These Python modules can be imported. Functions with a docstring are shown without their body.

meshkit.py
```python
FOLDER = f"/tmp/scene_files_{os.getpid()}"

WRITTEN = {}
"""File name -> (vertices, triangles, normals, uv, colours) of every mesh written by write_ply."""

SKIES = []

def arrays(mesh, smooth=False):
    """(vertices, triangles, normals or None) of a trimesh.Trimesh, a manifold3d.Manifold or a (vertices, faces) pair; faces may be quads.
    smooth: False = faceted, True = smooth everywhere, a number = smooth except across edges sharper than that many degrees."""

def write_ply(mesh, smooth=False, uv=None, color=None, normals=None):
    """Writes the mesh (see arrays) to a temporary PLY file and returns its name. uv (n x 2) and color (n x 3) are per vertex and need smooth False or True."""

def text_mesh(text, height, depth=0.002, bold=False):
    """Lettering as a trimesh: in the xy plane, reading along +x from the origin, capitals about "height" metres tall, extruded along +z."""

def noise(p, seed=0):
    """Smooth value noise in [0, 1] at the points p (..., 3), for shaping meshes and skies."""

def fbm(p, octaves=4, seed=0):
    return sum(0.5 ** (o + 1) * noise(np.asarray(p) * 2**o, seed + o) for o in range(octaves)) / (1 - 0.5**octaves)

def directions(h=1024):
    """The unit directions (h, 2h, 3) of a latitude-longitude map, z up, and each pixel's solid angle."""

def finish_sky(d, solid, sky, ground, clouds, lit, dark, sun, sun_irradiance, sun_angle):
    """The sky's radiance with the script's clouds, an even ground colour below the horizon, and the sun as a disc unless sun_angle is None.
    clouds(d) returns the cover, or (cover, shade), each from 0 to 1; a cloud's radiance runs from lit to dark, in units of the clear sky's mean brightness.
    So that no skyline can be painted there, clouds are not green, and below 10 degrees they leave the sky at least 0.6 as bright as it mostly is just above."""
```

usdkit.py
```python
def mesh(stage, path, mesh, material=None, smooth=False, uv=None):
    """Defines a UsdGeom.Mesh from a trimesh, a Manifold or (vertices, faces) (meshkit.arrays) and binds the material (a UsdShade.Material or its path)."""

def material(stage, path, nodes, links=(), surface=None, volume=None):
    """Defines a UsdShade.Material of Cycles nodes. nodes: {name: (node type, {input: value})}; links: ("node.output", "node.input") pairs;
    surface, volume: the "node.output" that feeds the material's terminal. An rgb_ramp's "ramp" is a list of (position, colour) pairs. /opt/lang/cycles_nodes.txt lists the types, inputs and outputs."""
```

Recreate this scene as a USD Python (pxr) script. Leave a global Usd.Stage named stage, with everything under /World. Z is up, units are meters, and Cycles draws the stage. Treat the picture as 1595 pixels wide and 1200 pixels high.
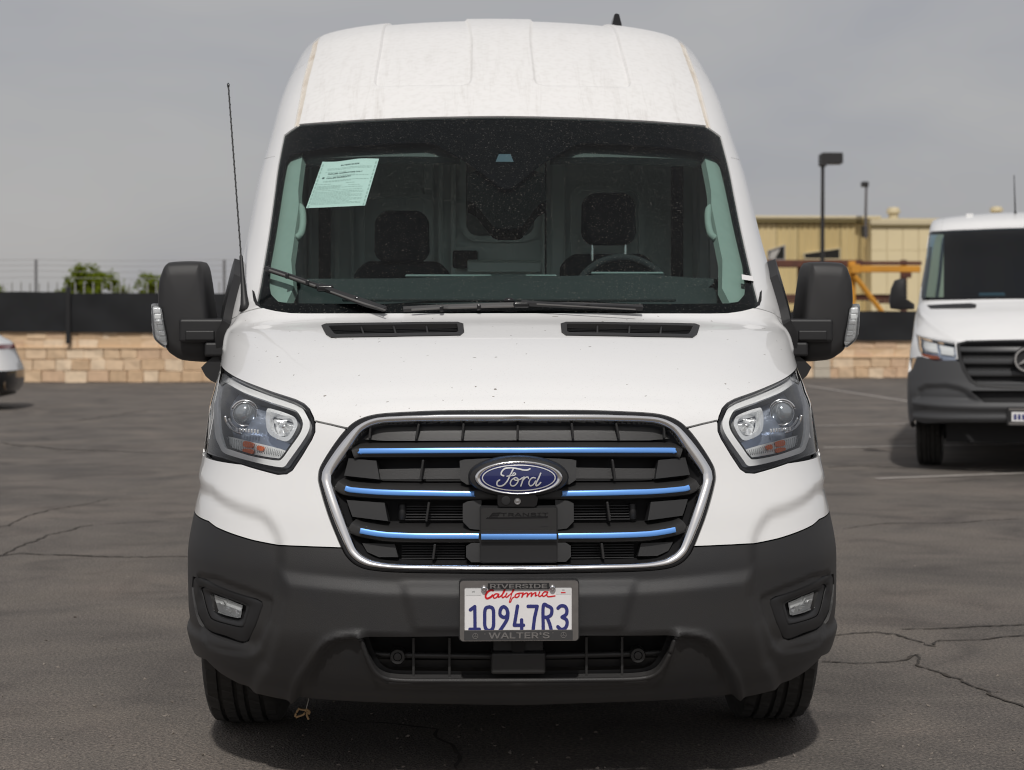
import math, random
import numpy as np, shapely, trimesh, usdkit, meshkit
from shapely import affinity
from shapely.geometry import Polygon, LineString, Point, box as sbox
from shapely.ops import unary_union
from scipy.interpolate import PchipInterpolator
from scipy.spatial import cKDTree, Delaunay
from pxr import Usd, UsdGeom, UsdLux, UsdShade, Gf, Sdf

stage = Usd.Stage.CreateInMemory()
UsdGeom.SetStageUpAxis(stage, "Z")
UsdGeom.SetStageMetersPerUnit(stage, 1.0)
UsdGeom.Xform.Define(stage, "/World")
UsdGeom.Scope.Define(stage, "/World/Looks")
rng = np.random.default_rng(7)
random.seed(7)

# ---------------------------------------------------------------- camera
cam = UsdGeom.Camera.Define(stage, "/World/camera")
cam.CreateHorizontalApertureAttr(36.0)
cam.CreateVerticalApertureAttr(36.0 * 770 / 1024)
cam.CreateFocalLengthAttr(2500.0 / 1595 * 36)
cam.CreateVerticalApertureOffsetAttr(-94.0 / 1595 * 36)
cam.CreateClippingRangeAttr(Gf.Vec2f(0.05, 5000))
cam.CreateFStopAttr(4.5)
cam.CreateFocusDistanceAttr(4.75)
cam.CreateExposureAttr(0.0)
cx_ = UsdGeom.Xformable(cam)
cx_.AddTranslateOp().Set(Gf.Vec3d(-0.134, -4.3, 1.3))
cx_.AddRotateZOp().Set(-math.degrees(0.0269))
cx_.AddRotateXOp().Set(90.0)

# ---------------------------------------------------------------- sky and sun (hazy sun behind the photographer)
SUN_EL, SUN_AZ = math.radians(50), math.radians(183)      # azimuth = atan2(x, y) of the direction towards the sun
SKY = usdkit.material(stage, "/World/Looks/sky_look", {
    "sky": ("sky_texture", {"sky_type": "single_scattering", "sun_disc": False, "sun_elevation": SUN_EL, "sun_rotation": SUN_AZ, "aerosol_density": 4.0}),
    "tc": ("texture_coordinate", {}),
    "map": ("mapping", {"scale": (1.0, 1.0, 3.0)}),
    "n": ("noise_texture", {"scale": 2.6, "detail": 5.0, "roughness": 0.5, "distortion": 0.4}),
    "ramp": ("rgb_ramp", {"ramp": [(0.2, (3.3, 3.35, 3.7)), (0.42, (3.9, 3.88, 4.05)), (0.58, (4.4, 4.32, 4.3)), (0.8, (4.8, 4.65, 4.6))]}),
    "mix": ("mix_color", {"fac": 0.88, "use_clamp": False}),
    "bg": ("background_shader", {"strength": 0.1})},
    [("tc.generated", "map.vector"), ("map.vector", "n.vector"), ("n.fac", "ramp.fac"), ("sky.color", "mix.a"), ("ramp.color", "mix.b"), ("mix.result", "bg.color")], surface="bg.background")
dome = UsdLux.DomeLight.Define(stage, "/World/sky")
UsdShade.MaterialBindingAPI.Apply(dome.GetPrim()).Bind(SKY)
dome.GetPrim().SetCustomDataByKey("kind", "structure")
sun = UsdLux.DistantLight.Define(stage, "/World/sun")
sun.CreateNormalizeAttr(True)
sun.CreateIntensityAttr(0.62)
sun.CreateAngleAttr(2.0)
sun.CreateColorAttr(Gf.Vec3f(1.0, 0.965, 0.92))
sx = UsdGeom.Xformable(sun)
sx.AddRotateZOp().Set(-math.degrees(SUN_AZ))
sx.AddRotateXOp().Set(-(90 - math.degrees(SUN_EL)))
# ---------------------------------------------------------------- the lens, and the shell that every vehicle body is cut from
F0, H0, YAW, CX, CY, UC, VH = 2500.0, 1.3, 0.0269, -0.134, -4.3, 797.5, 506.0
CAM = np.array([CX, CY, H0])
FWD = np.array([math.sin(YAW), math.cos(YAW), 0]); RGT = np.array([math.cos(YAW), -math.sin(YAW), 0]); UPV = np.array([0, 0, 1.0])


def ray(uv):
    uv = np.atleast_2d(np.asarray(uv, float))
    return FWD + RGT * ((uv[:, :1] - UC) / F0) + UPV * ((VH - uv[:, 1:2]) / F0)


def at_y(u, v, y):
    d = ray((u, v))[0]
    return CAM + d * ((y - CY) / d[1])


def at_z(u, v, z):
    d = ray((u, v))[0]
    return CAM + d * ((z - H0) / d[2])


def at_depth(u, v, dep):
    return CAM + ray((u, v))[0] * dep


def proj(P):
    P = np.asarray(P, float) - CAM
    Z = P @ FWD
    return np.stack([UC + F0 * (P @ RGT) / Z, VH - F0 * P[..., 2] / Z], -1)


LS = 1.2


class Shell:
    """A vehicle body as one surface: centre profile (y0, z0) along t, half width W, corner depth C, corner squareness n, edge drop D."""

    def __init__(self, knots, place=None):
        k = np.asarray(knots, float)
        self.tk = np.r_[0, np.cumsum(np.hypot(*np.diff(k[:, :2], axis=0).T))]
        self.T = self.tk[-1]
        self.cols = PchipInterpolator(self.tk, k, axis=0)
        self.disp = []
        self.place = np.eye(4) if place is None else place
        iv = np.linalg.inv(self.place)
        self.cam = (iv @ np.r_[CAM, 1])[:3]
        self.rot = iv[:3, :3]
        ss, tt = np.meshgrid(np.linspace(-1.0, 1.0, 241), np.linspace(0, self.T, 400), indexing="ij")
        self.gs = np.stack([ss.ravel(), tt.ravel()], 1)

    def P(self, s, t):
        s, t = np.asarray(s, float), np.clip(np.asarray(t, float), 0, self.T)
        y0, z0, W, C, n, D = np.moveaxis(self.cols(t), -1, 0)
        a = np.clip(np.abs(s), 0, 1)
        th = 0.5 * np.pi * a ** 1.25 / (a ** 1.25 + (1 - a) ** 1.25)
        fx = np.sin(th) ** (2 / n)
        fy = 1 - np.maximum(np.cos(th), 1e-12) ** (2 / n)
        ext = np.maximum(np.abs(s) - 1, 0) * LS
        return np.stack([-np.sign(s) * W * fx, y0 + C * fy + ext, z0 - D * fx ** 2], -1)

    def N(self, s, t):
        e = 2e-3
        a = self.P(s + e, t) - self.P(s - e, t)
        b = self.P(s, t + e) - self.P(s, t - e)
        n = np.cross(b, a)
        return n / np.maximum(np.linalg.norm(n, axis=-1, keepdims=True), 1e-12)

    def d(self, s, t):
        out = np.zeros(np.shape(s))
        for kind, g, amp, w in self.disp:
            p = shapely.points(np.abs(s) * LS, t)
            if kind == "in":      # amplitude reached w inside the edge of the polygon
                x = np.where(shapely.contains_xy(g, np.abs(s) * LS, t), shapely.distance(p, g.exterior), 0) / w
                x = np.clip(x, 0, 1)
                out += amp * x * x * (3 - 2 * x)
            else:                 # a ridge or groove along a line
                out += amp * np.exp(-(shapely.distance(p, g) / w) ** 2)
        return out

    def PD(self, s, t, off=0.0):
        s, t = np.asarray(s, float), np.asarray(t, float)
        return self.P(s, t) + self.N(s, t) * (off + self.d(s, t))[..., None]

    def pj(self, P):
        return proj(P @ self.place[:3, :3].T + self.place[:3, 3])

    def inv(self, uv, off=0.0):
        """Pixels of the photograph to (s, t) on the surface raised by off."""
        uv = np.atleast_2d(np.asarray(uv, float))
        if not hasattr(self, "tree"):
            g = self.P(self.gs[:, 0], self.gs[:, 1])
            face = ((self.cam - g) * self.N(self.gs[:, 0], self.gs[:, 1])).sum(1) > 0.02
            self.gv = self.gs[face]
            self.tree = cKDTree(self.pj(g[face]))
        x = self.gv[self.tree.query(uv)[1]].copy()
        x[:, 0] += 1e-4

        def f(x):
            p = self.P(x[:, 0], x[:, 1])
            if np.any(off):
                p = p + self.N(x[:, 0], x[:, 1]) * np.reshape(off, (-1, 1))
            return self.pj(p)

        for _ in range(12):
            e = 1e-5
            r = uv - f(x)
            J0 = (f(x + [e, 0]) - f(x - [e, 0])) / (2 * e)
            J1 = (f(x + [0, e]) - f(x - [0, e])) / (2 * e)
            det = J0[:, 0] * J1[:, 1] - J0[:, 1] * J1[:, 0]
            det = np.where(np.abs(det) < 1e3, np.sign(det + 1e-9) * 1e3, det)
            ds = (r[:, 0] * J1[:, 1] - r[:, 1] * J1[:, 0]) / det
            dt = (J0[:, 0] * r[:, 1] - J0[:, 1] * r[:, 0]) / det
            x[:, 0] = np.clip(x[:, 0] + np.clip(ds, -0.05, 0.05), -1.0, 1.0)
            x[:, 1] = np.clip(x[:, 1] + np.clip(dt, -0.05, 0.05), 0, self.T)
        return x

    def st(self, uv, off=0.0):
        """Like inv, in the metric parameter plane in which patches are cut."""
        return self.inv(uv, off) * [LS, 1]

    def yz(self, pts):
        """(y, z) on the body's side to the parameter plane."""
        pts = np.atleast_2d(np.asarray(pts, float))
        tt = np.linspace(0, self.T, 3000)
        y0, z0, W, C, n, D = self.cols(tt).T
        zs = np.maximum.accumulate(z0 - D)
        t = np.interp(pts[:, 1], zs, tt)
        lo, hi = np.full(len(t), 0.02), np.full(len(t), 8.0)
        for _ in range(40):
            mid = (lo + hi) / 2
            under = self.P(mid, t)[:, 1] < pts[:, 0]
            lo, hi = np.where(under, mid, lo), np.where(under, hi, mid)
        return np.stack([lo * LS, t], 1)


VAN_KNOTS = [
    (0.30, 0.20, .80, .50, 2.6, 0), (0.14, 0.245, .91, .60, 2.8, 0), (0.04, 0.36, .976, .68, 2.9, 0), (0.00, 0.48, .993, .72, 2.9, 0),
    (0.00, 0.62, .997, .74, 2.9, 0), (0.02, 0.75, .982, .76, 2.9, 0), (0.05, 0.90, .957, .80, 2.8, 0), (0.09, 1.04, .951, .84, 2.7, 0),
    (0.15, 1.10, .951, .86, 2.6, .01), (0.27, 1.165, .953, .86, 2.6, .02), (0.45, 1.235, .962, .80, 2.6, .03), (0.65, 1.295, .975, .72, 2.6, .03),
    (0.80, 1.335, .975, .64, 2.6, .03), (0.86, 1.384, .972, .60, 2.6, .03), (1.2, 1.655, .955, .55, 2.6, .03), (1.5, 1.89, .947, .50, 2.6, .03),
    (1.75, 2.084, .930, .48, 2.6, .03), (2.0, 2.27, .915, .45, 2.7, .04), (2.3, 2.45, .89, .42, 2.8, .05), (2.6, 2.588, .862, .40, 3.0, .05),
    (2.9, 2.672, .835, .38, 3.2, .05), (3.3, 2.733, .815, .35, 3.2, .05), (4.0, 2.765, .80, .30, 3.2, .05), (5.4, 2.77, .80, .30, 3.2, .05), (5.6, 2.77, .80, .30, 3.2, .05)]

# ---------------------------------------------------------------- prims, names and custom data
USED = set()
BASE = {}


def numbered(path):
    q, i = path, 0
    while q in USED:
        i += 1
        q = f"{path}_{i:03d}"
    USED.add(q)
    return q


def tag(path, label=None, cat=None, group=None, kind=None):
    p = stage.GetPrimAtPath(path)
    for k, v in (("label", label), ("category", cat), ("group", group), ("kind", kind)):
        if v:
            p.SetCustomDataByKey(k, v)
    return path


def thing(name, label, cat, base=(0, 0, 0), group=None):
    path = numbered("/World/" + name)
    UsdGeom.Xform.Define(stage, path).AddTranslateOp().Set(Gf.Vec3d(*map(float, base)))
    BASE[path] = np.asarray(base, float)
    return tag(path, label, cat, group)


def put(parent, name, mesh, mat, smooth=35, label=None, kind=None):
    """One Mesh prim under a thing or part, given in world coordinates."""
    path = numbered(f"{parent or '/World'}/{name}")
    top = "/".join(path.split("/")[:3])
    if isinstance(mesh, list):
        mesh = trimesh.util.concatenate(mesh)
    if not isinstance(mesh, trimesh.Trimesh):
        mesh = trimesh.Trimesh(mesh[0], mesh[1], process=False)
    b = BASE.get(top)
    if b is not None and np.any(b):
        mesh = mesh.copy()
        mesh.vertices = mesh.vertices - b
    usdkit.mesh(stage, path, mesh, mat, smooth=smooth)
    if label or kind:
        tag(path, label, kind=kind)
    return path


# ---------------------------------------------------------------- mesh helpers
def mirror(m):
    m = m if isinstance(m, trimesh.Trimesh) else trimesh.Trimesh(*m, process=False)
    return trimesh.Trimesh(m.vertices * [-1, 1, 1], m.faces[:, ::-1], process=False)


def xform(m, M):
    m = m.copy()
    m.apply_transform(M)
    return m


def densify(ring, h):
    ring = np.asarray(ring, float)
    out = []
    for a, b in zip(ring[:-1], ring[1:]):
        n = max(1, int(math.ceil(np.hypot(*(b - a)) / h)))
        out.append(a + (b - a) * (np.arange(n) / n)[:, None])
    return np.vstack(out)


def tri_poly(poly, h, hb=None, crease=None):
    """A polygon as an even mesh of triangles about h across, with its outline followed exactly."""
    hb = hb or h * 0.7
    V, Fs, base = [], [], 0
    for g in getattr(poly, "geoms", [poly]):
        if g.geom_type != "Polygon" or g.area < 1e-9:
            continue
        g = g.simplify(1e-5)
        bd = np.vstack([densify(np.array(r.coords), hb) for r in [g.exterior, *g.interiors]])
        x0, y0, x1, y1 = g.bounds
        xs, ys = np.meshgrid(np.arange(x0 + h / 3, x1, h), np.arange(y0 + h / 3, y1, h * 0.87))
        xs = xs + (np.arange(xs.shape[0]) % 2)[:, None] * h / 2
        q = np.stack([xs.ravel(), ys.ravel()], 1)
        inner = g.buffer(-0.5 * h)
        q = q[shapely.contains_xy(inner, q[:, 0], q[:, 1])] if not inner.is_empty else q[:0]
        if crease is not None:
            q = q[shapely.distance(shapely.points(q), crease) > 0.011]
            rows = []
            for w in (-0.008, -0.004, 0.0, 0.0035):
                b = crease_poly(crease).buffer(w).exterior
                rows.append(np.array([b.interpolate(s).coords[0] for s in np.arange(0, b.length, 0.009)]))
            rows = np.vstack(rows)
            rows = rows[shapely.contains_xy(g.buffer(-0.003), rows[:, 0], rows[:, 1])]
            q = np.vstack([q, rows])
        pts = np.vstack([bd, q])
        f = Delaunay(pts).simplices
        c = pts[f].mean(1)
        f = f[shapely.contains_xy(g, c[:, 0], c[:, 1])]
        a = pts[f]
        ar = (a[:, 1, 0] - a[:, 0, 0]) * (a[:, 2, 1] - a[:, 0, 1]) - (a[:, 1, 1] - a[:, 0, 1]) * (a[:, 2, 0] - a[:, 0, 0])
        f = f[np.abs(ar) > 1e-10]
        ar = ar[np.abs(ar) > 1e-10]
        f[ar < 0] = f[ar < 0][:, ::-1]
        V.append(pts)
        Fs.append(f + base)
        base += len(pts)
    return np.vstack(V), np.vstack(Fs)


def crease_poly(line):
    return Polygon(line.coords)


def boundary_edges(f):
    e = np.vstack([f[:, [0, 1]], f[:, [1, 2]], f[:, [2, 0]]])
    key = np.sort(e, 1)
    _, idx, cnt = np.unique(key, axis=0, return_index=True, return_counts=True)
    return e[idx[cnt == 1]]


def patch(S, poly, h=0.02, off=0.0, skirt=0.012, both=True, hb=None, world=True, crease=None):
    """Cuts poly (in the metric parameter plane) out of the shell, with returned edges. both: joined with its mirror image."""
    if both:
        poly = poly.intersection(sbox(0, -5, 50, 50))
    pts, f = tri_poly(poly, h, hb, crease)
    s, t = pts[:, 0] / LS, pts[:, 1]
    v, n = S.PD(s, t, off), S.N(s, t)
    e1 = S.P(s + 1e-3, t)
    tri = v[f]
    fn = np.cross(tri[:, 1] - tri[:, 0], tri[:, 2] - tri[:, 0])
    if (fn * n[f].mean(1)).sum() < 0:
        f = f[:, ::-1]
    if both:
        v[np.abs(s) < 1e-6, 0] = 0
        m = trimesh.Trimesh(np.vstack([v, v * [-1, 1, 1]]), np.vstack([f, f[:, ::-1] + len(v)]), process=False)
        n = np.vstack([n, n * [-1, 1, 1]])
        _, first, inv_ = np.unique(np.round(m.vertices, 6), axis=0, return_index=True, return_inverse=True)
        inv_ = inv_.ravel()
        v, n, f = m.vertices[first], n[first], inv_[m.faces]
        f = f[(f[:, 0] != f[:, 1]) & (f[:, 1] != f[:, 2]) & (f[:, 0] != f[:, 2])]
    if skirt:
        e = boundary_edges(f)
        k = len(v)
        a, b = v[e[:, 0]], v[e[:, 1]]
        sv = np.vstack([a, b, a - n[e[:, 0]] * skirt, b - n[e[:, 1]] * skirt])
        i = np.arange(len(e))
        m_ = len(e)
        sf = np.vstack([np.stack([i + m_, i, i + 2 * m_], 1), np.stack([i + m_, i + 2 * m_, i + 3 * m_], 1)]) + k
        v, f = np.vstack([v, sv]), np.vstack([f, sf])
    m = trimesh.Trimesh(v, f, process=False)
    if world:
        m.apply_transform(S.place)
    return m


def pair(parent, name, S, poly, h, off, skirt, mat, hb=None):
    """The left and the right copy of a panel, each a part of its own."""
    m = patch(S, poly, h, off, skirt, both=False, hb=hb)
    return put(parent, name, m, mat, True), put(parent, name, mirror(m), mat, True)


def px_poly(S, pts, off=0.0):
    g = Polygon(S.st(pts, off))
    return g if g.is_valid else g.buffer(0)


def spl(pts, k=6, closed=False):
    """Catmull-Rom curve through the points."""
    p = np.asarray(pts, float)
    q = np.vstack([p[-1], p, p[:2]]) if closed else np.vstack([2 * p[0] - p[1], p, 2 * p[-1] - p[-2]])
    out = []
    for i in range(1, len(q) - 2):
        t = (np.arange(k) / k)[:, None]
        a, b, c, d = q[i - 1], q[i], q[i + 1], q[i + 2]
        out.append(0.5 * (2 * b + (c - a) * t + (2 * a - 5 * b + 4 * c - d) * t ** 2 + (3 * b - a - 3 * c + d) * t ** 3))
    if not closed:
        out.append(p[-1:])
    return np.vstack(out)


def rings_mesh(rings, closed=True, cap0=False, cap1=False):
    """Skins a list of rings (each k x 3)."""
    R = np.asarray(rings, float)
    m, k = R.shape[:2]
    v = R.reshape(-1, 3)
    j = np.arange(k if closed else k - 1)
    j2 = (j + 1) % k
    f = []
    for i in range(m - 1):
        a, b, c, d = i * k + j, i * k + j2, (i + 1) * k + j2, (i + 1) * k + j
        f += [np.stack([a, b, c], 1), np.stack([a, c, d], 1)]
    if cap0:
        v = np.vstack([v, R[0].mean(0)])
        f.append(np.stack([j2, j, np.full(len(j), len(v) - 1)], 1))
    if cap1:
        v = np.vstack([v, R[-1].mean(0)])
        o = (m - 1) * k
        f.append(np.stack([o + j, o + j2, np.full(len(j), len(v) - 1)], 1))
    return trimesh.Trimesh(v, np.vstack(f), process=False)


def contour_loft(S, contours, offs, k=4, closed=False, world=True, fix=None, at=0.0):
    """Skins matching contours traced in the photograph, each raised by its own offset from the shell."""
    rings = []
    for c, o in zip(contours, offs):
        q = spl(c, k, closed)
        x = S.inv(q, at)
        p = S.PD(x[:, 0], x[:, 1], o)
        if fix is not None:
            p[0, 0] = p[-1, 0] = 0
        rings.append(p)
    m = rings_mesh(rings, closed)
    n = m.face_normals.sum(0)
    if world:
        m.apply_transform(S.place)
    return m


def outward(m, ref):
    """Turns the faces so that they look along ref on the whole."""
    if (m.face_normals * m.area_faces[:, None]).sum(0) @ np.asarray(ref, float) < 0:
        m.invert()
    return m


def sweep(path, normals, profile, up=(0, 0, 1), caps=True, shear=0.0):
    """Moves a profile of (outward, up) pairs along a path."""
    P, Nn, pr = np.asarray(path, float), np.asarray(normals, float), np.asarray(profile, float)
    T = np.gradient(P, axis=0)
    T /= np.linalg.norm(T, axis=1, keepdims=True)
    U = np.cross(T, Nn)
    U /= np.linalg.norm(U, axis=1, keepdims=True)
    U *= np.sign(U @ np.asarray(up, float) + 1e-9)[:, None]
    rings = P[:, None] + pr[None, :, :1] * Nn[:, None] + pr[None, :, 1:] * U[:, None]
    if shear:
        h = pr[:, 1].max() - pr[:, 1]
        rings[-1] -= T[-1] * (np.ptp(pr[:, 1]) - h)[:, None] * shear
    m = rings_mesh(rings, True, caps, caps)
    m.fix_normals()
    return m


def tube(path, r, k=8, caps=True):
    P = np.asarray(path, float)
    T = np.gradient(P, axis=0)
    T /= np.linalg.norm(T, axis=1, keepdims=True)
    a = np.cross(T, np.where(np.abs(T[:, 2:]) < 0.9, [[0, 0, 1.0]], [[1.0, 0, 0]]))
    a /= np.linalg.norm(a, axis=1, keepdims=True)
    b = np.cross(T, a)
    th = np.arange(k) * 2 * np.pi / k
    r = np.broadcast_to(r, (len(P),))[:, None, None]
    rings = P[:, None] + r * (np.cos(th)[None, :, None] * a[:, None] + np.sin(th)[None, :, None] * b[:, None])
    return rings_mesh(rings, True, caps, caps)


def bx(x0, x1, y0, y1, z0, z1, bev=0.0):
    """A box; bev rounds it a little by chamfering every edge."""
    lo, hi = np.array([x0, y0, z0], float), np.array([x1, y1, z1], float)
    lo, hi = np.minimum(lo, hi), np.maximum(lo, hi)
    if not bev:
        return trimesh.creation.box(bounds=[lo, hi])
    bev = min(bev, 0.45 * (hi - lo).min())
    pts = []
    for i in range(3):
        l, h = lo + bev, hi - bev
        l[i], h[i] = lo[i], hi[i]
        pts += [[(l, h)[a][0], (l, h)[b][1], (l, h)[c][2]] for a in (0, 1) for b in (0, 1) for c in (0, 1)]
    return trimesh.convex.convex_hull(np.array(pts))


def hull_box(x0, x1, y0, y1, z0, z1, r, n=6):
    """A box with round corners."""
    s = trimesh.creation.icosphere(2, r)
    pts = [s.vertices + [x, y, z] for x in (x0 + r, x1 - r) for y in (y0 + r, y1 - r) for z in (z0 + r, z1 - r)]
    return trimesh.convex.convex_hull(np.vstack(pts))


def flat(poly, y, th):
    """A polygon of (x, z) with its face towards the camera at y, th thick."""
    ms = []
    for g in getattr(poly, "geoms", [poly]):
        if g.geom_type == "Polygon" and g.area > 1e-9:
            m = trimesh.creation.extrude_polygon(g, th, engine="earcut")
            v = m.vertices
            m.vertices = np.stack([v[:, 0], y + th - v[:, 2], v[:, 1]], 1)
            ms.append(m)
    return trimesh.util.concatenate(ms)


def rrect(x0, x1, z0, z1, r):
    return sbox(x0 + r, z0 + r, x1 - r, z1 - r).buffer(r, quad_segs=5)


def text_at(text, height, x, z, y, th=0.0015, bold=False, width=None):
    """Lettering centred on x, standing on z, its face at y."""
    m = meshkit.text_mesh(text, height, th, bold)
    v = m.vertices.copy()
    w = np.ptp(v[:, 0])
    k = (width / w) if width else 1.0
    v[:, 0] = (v[:, 0] - v[:, 0].min() - w / 2) * k
    m.vertices = np.stack([x + v[:, 0], y + th - v[:, 2], z + v[:, 1]], 1)
    return m


def ell(a, b, y, c, k=64):
    th = np.arange(k) * 2 * np.pi / k
    return np.stack([c[0] + a * np.cos(th), np.full(k, y), c[1] + b * np.sin(th)], 1)


# ---------------------------------------------------------------- materials
def M(name, color, rough=0.5, metal=0.0, coat=0.0, var=0.0, vscale=3.0, bump=0.0, bscale=300.0, spec=0.5, tint=None, detail=4.0, mscale=(1, 1, 1), extra=None):
    nodes = {"g": ("geometry", {}), "mp": ("mapping", {"scale": mscale}), "p": ("principled_bsdf", {"base_color": color, "roughness": rough, "metallic": metal, "coat_weight": coat, "specular_ior_level": spec, **(extra or {})})}
    links = [("g.position", "mp.vector")]
    if var:
        c = np.array(color)
        t = np.array(tint) if tint is not None else c * (1 - var)
        nodes["n"] = ("noise_texture", {"scale": vscale, "detail": detail, "roughness": 0.6})
        nodes["r"] = ("rgb_ramp", {"ramp": [(0.0, tuple(t)), (0.35, tuple(t * 0.6 + c * 0.4)), (0.62, tuple(c)), (1.0, tuple(np.minimum(c * (1 + var * 0.4), 0.9)))]})
        links += [("mp.vector", "n.vector"), ("n.fac", "r.fac"), ("r.color", "p.base_color")]
    if bump:
        nodes["bn"] = ("noise_texture", {"scale": bscale, "detail": 2.0})
        nodes["b"] = ("bump", {"strength": bump, "distance": 0.002})
        links += [("g.position", "bn.vector"), ("bn.fac", "b.height"), ("b.normal", "p.normal")]
    return usdkit.material(stage, "/World/Looks/" + name, nodes, links, surface="p.BSDF")


def glass_look(name, color, dust=0.0, dust_scale=260.0, ior=1.5, gloss=1.0):
    nodes = {"t": ("transparent_bsdf", {"color": color}), "gl": ("glossy_bsdf", {"color": (gloss, gloss, gloss), "roughness": 0.02}), "f": ("fresnel", {"IOR": ior}), "m": ("mix_closure", {})}
    links = [("f.fac", "m.fac"), ("t.BSDF", "m.closure1"), ("gl.BSDF", "m.closure2")]
    out = "m.closure"
    if dust:
        nodes.update({"g": ("geometry", {}), "n": ("noise_texture", {"scale": dust_scale, "detail": 1.0}), "n2": ("noise_texture", {"scale": 5.0, "detail": 4.0}),
                      "r": ("map_range", {"from_min": 0.655, "from_max": 0.76, "to_min": 0.0, "to_max": 0.22, "clamp": True}),
                      "r2": ("map_range", {"from_min": 0.2, "from_max": 0.9, "to_min": dust * 0.4, "to_max": dust, "clamp": True}),
                      "mx": ("math", {"math_type": "maximum"}), "d": ("diffuse_bsdf", {"color": (0.5, 0.47, 0.42)}), "m2": ("mix_closure", {})})
        links += [("g.position", "n.vector"), ("g.position", "n2.vector"), ("n.fac", "r.value"), ("n2.fac", "r2.value"), ("r.result", "mx.value1"), ("r2.result", "mx.value2"),
                  ("mx.value", "m2.fac"), ("m.closure", "m2.closure1"), ("d.BSDF", "m2.closure2")]
        out = "m2.closure"
    return usdkit.material(stage, "/World/Looks/" + name, nodes, links, surface=out)


WHITE = M("white_paint", (0.79, 0.79, 0.785), 0.32, coat=1.0, var=0.035, vscale=6.0)
PLASTIC = M("grained_plastic", (0.020, 0.020, 0.0215), 0.52, var=0.2, vscale=4.0, bump=0.35, bscale=700.0, tint=(0.027, 0.025, 0.023))
DARK = M("dark_plastic", (0.014, 0.014, 0.015), 0.5, bump=0.15, bscale=600.0)
SLATM = M("slat_plastic", (0.024, 0.0235, 0.0235), 0.42, bump=0.25, bscale=600.0)
BLACKM = M("black_void", (0.008, 0.008, 0.009), 0.7)
GLOSSB = M("gloss_black", (0.010, 0.010, 0.011), 0.12)
CHROME = M("chrome", (0.92, 0.92, 0.92), 0.15, metal=1.0)
SATIN = M("satin_silver", (0.62, 0.62, 0.63), 0.22, metal=1.0)
BLUEM = M("blue_strip_finish", (0.14, 0.37, 0.88), 0.28, metal=0.3, coat=0.8)
NAVY = M("navy_enamel", (0.010, 0.016, 0.095), 0.08, coat=1.0)
RUBBER = M("tyre_rubber", (0.030, 0.028, 0.026), 0.8, var=0.3, vscale=9.0, bump=0.3, bscale=250.0)
STEEL = M("wheel_steel", (0.10, 0.10, 0.105), 0.4, metal=0.7)
FRIT = M("black_glass_band", (0.004, 0.004, 0.005), 0.4, spec=0.05)
WGLASS = glass_look("windscreen_glass", (0.81, 0.955, 0.93), dust=0.002, dust_scale=190.0, ior=1.32, gloss=0.45)
SGLASS = glass_look("side_glass", (0.93, 0.96, 0.94))
CLEAR = glass_look("clear_lens", (0.97, 0.98, 0.98), ior=1.45)
TRIMC = M("pillar_trim_cloth", (0.29, 0.33, 0.30), 0.8, var=0.08, vscale=20.0)
CABIN = M("cabin_grey", (0.50, 0.51, 0.50), 0.7, var=0.1, vscale=5.0)
DASHM = M("dash_vinyl", (0.032, 0.036, 0.037), 0.6, bump=0.2, bscale=500.0)
SEATM = M("seat_cloth", (0.016, 0.016, 0.018), 0.9, bump=0.3, bscale=900.0)
AMBER = M("amber_reflector", (0.75, 0.17, 0.05), 0.25, coat=0.5)
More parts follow.
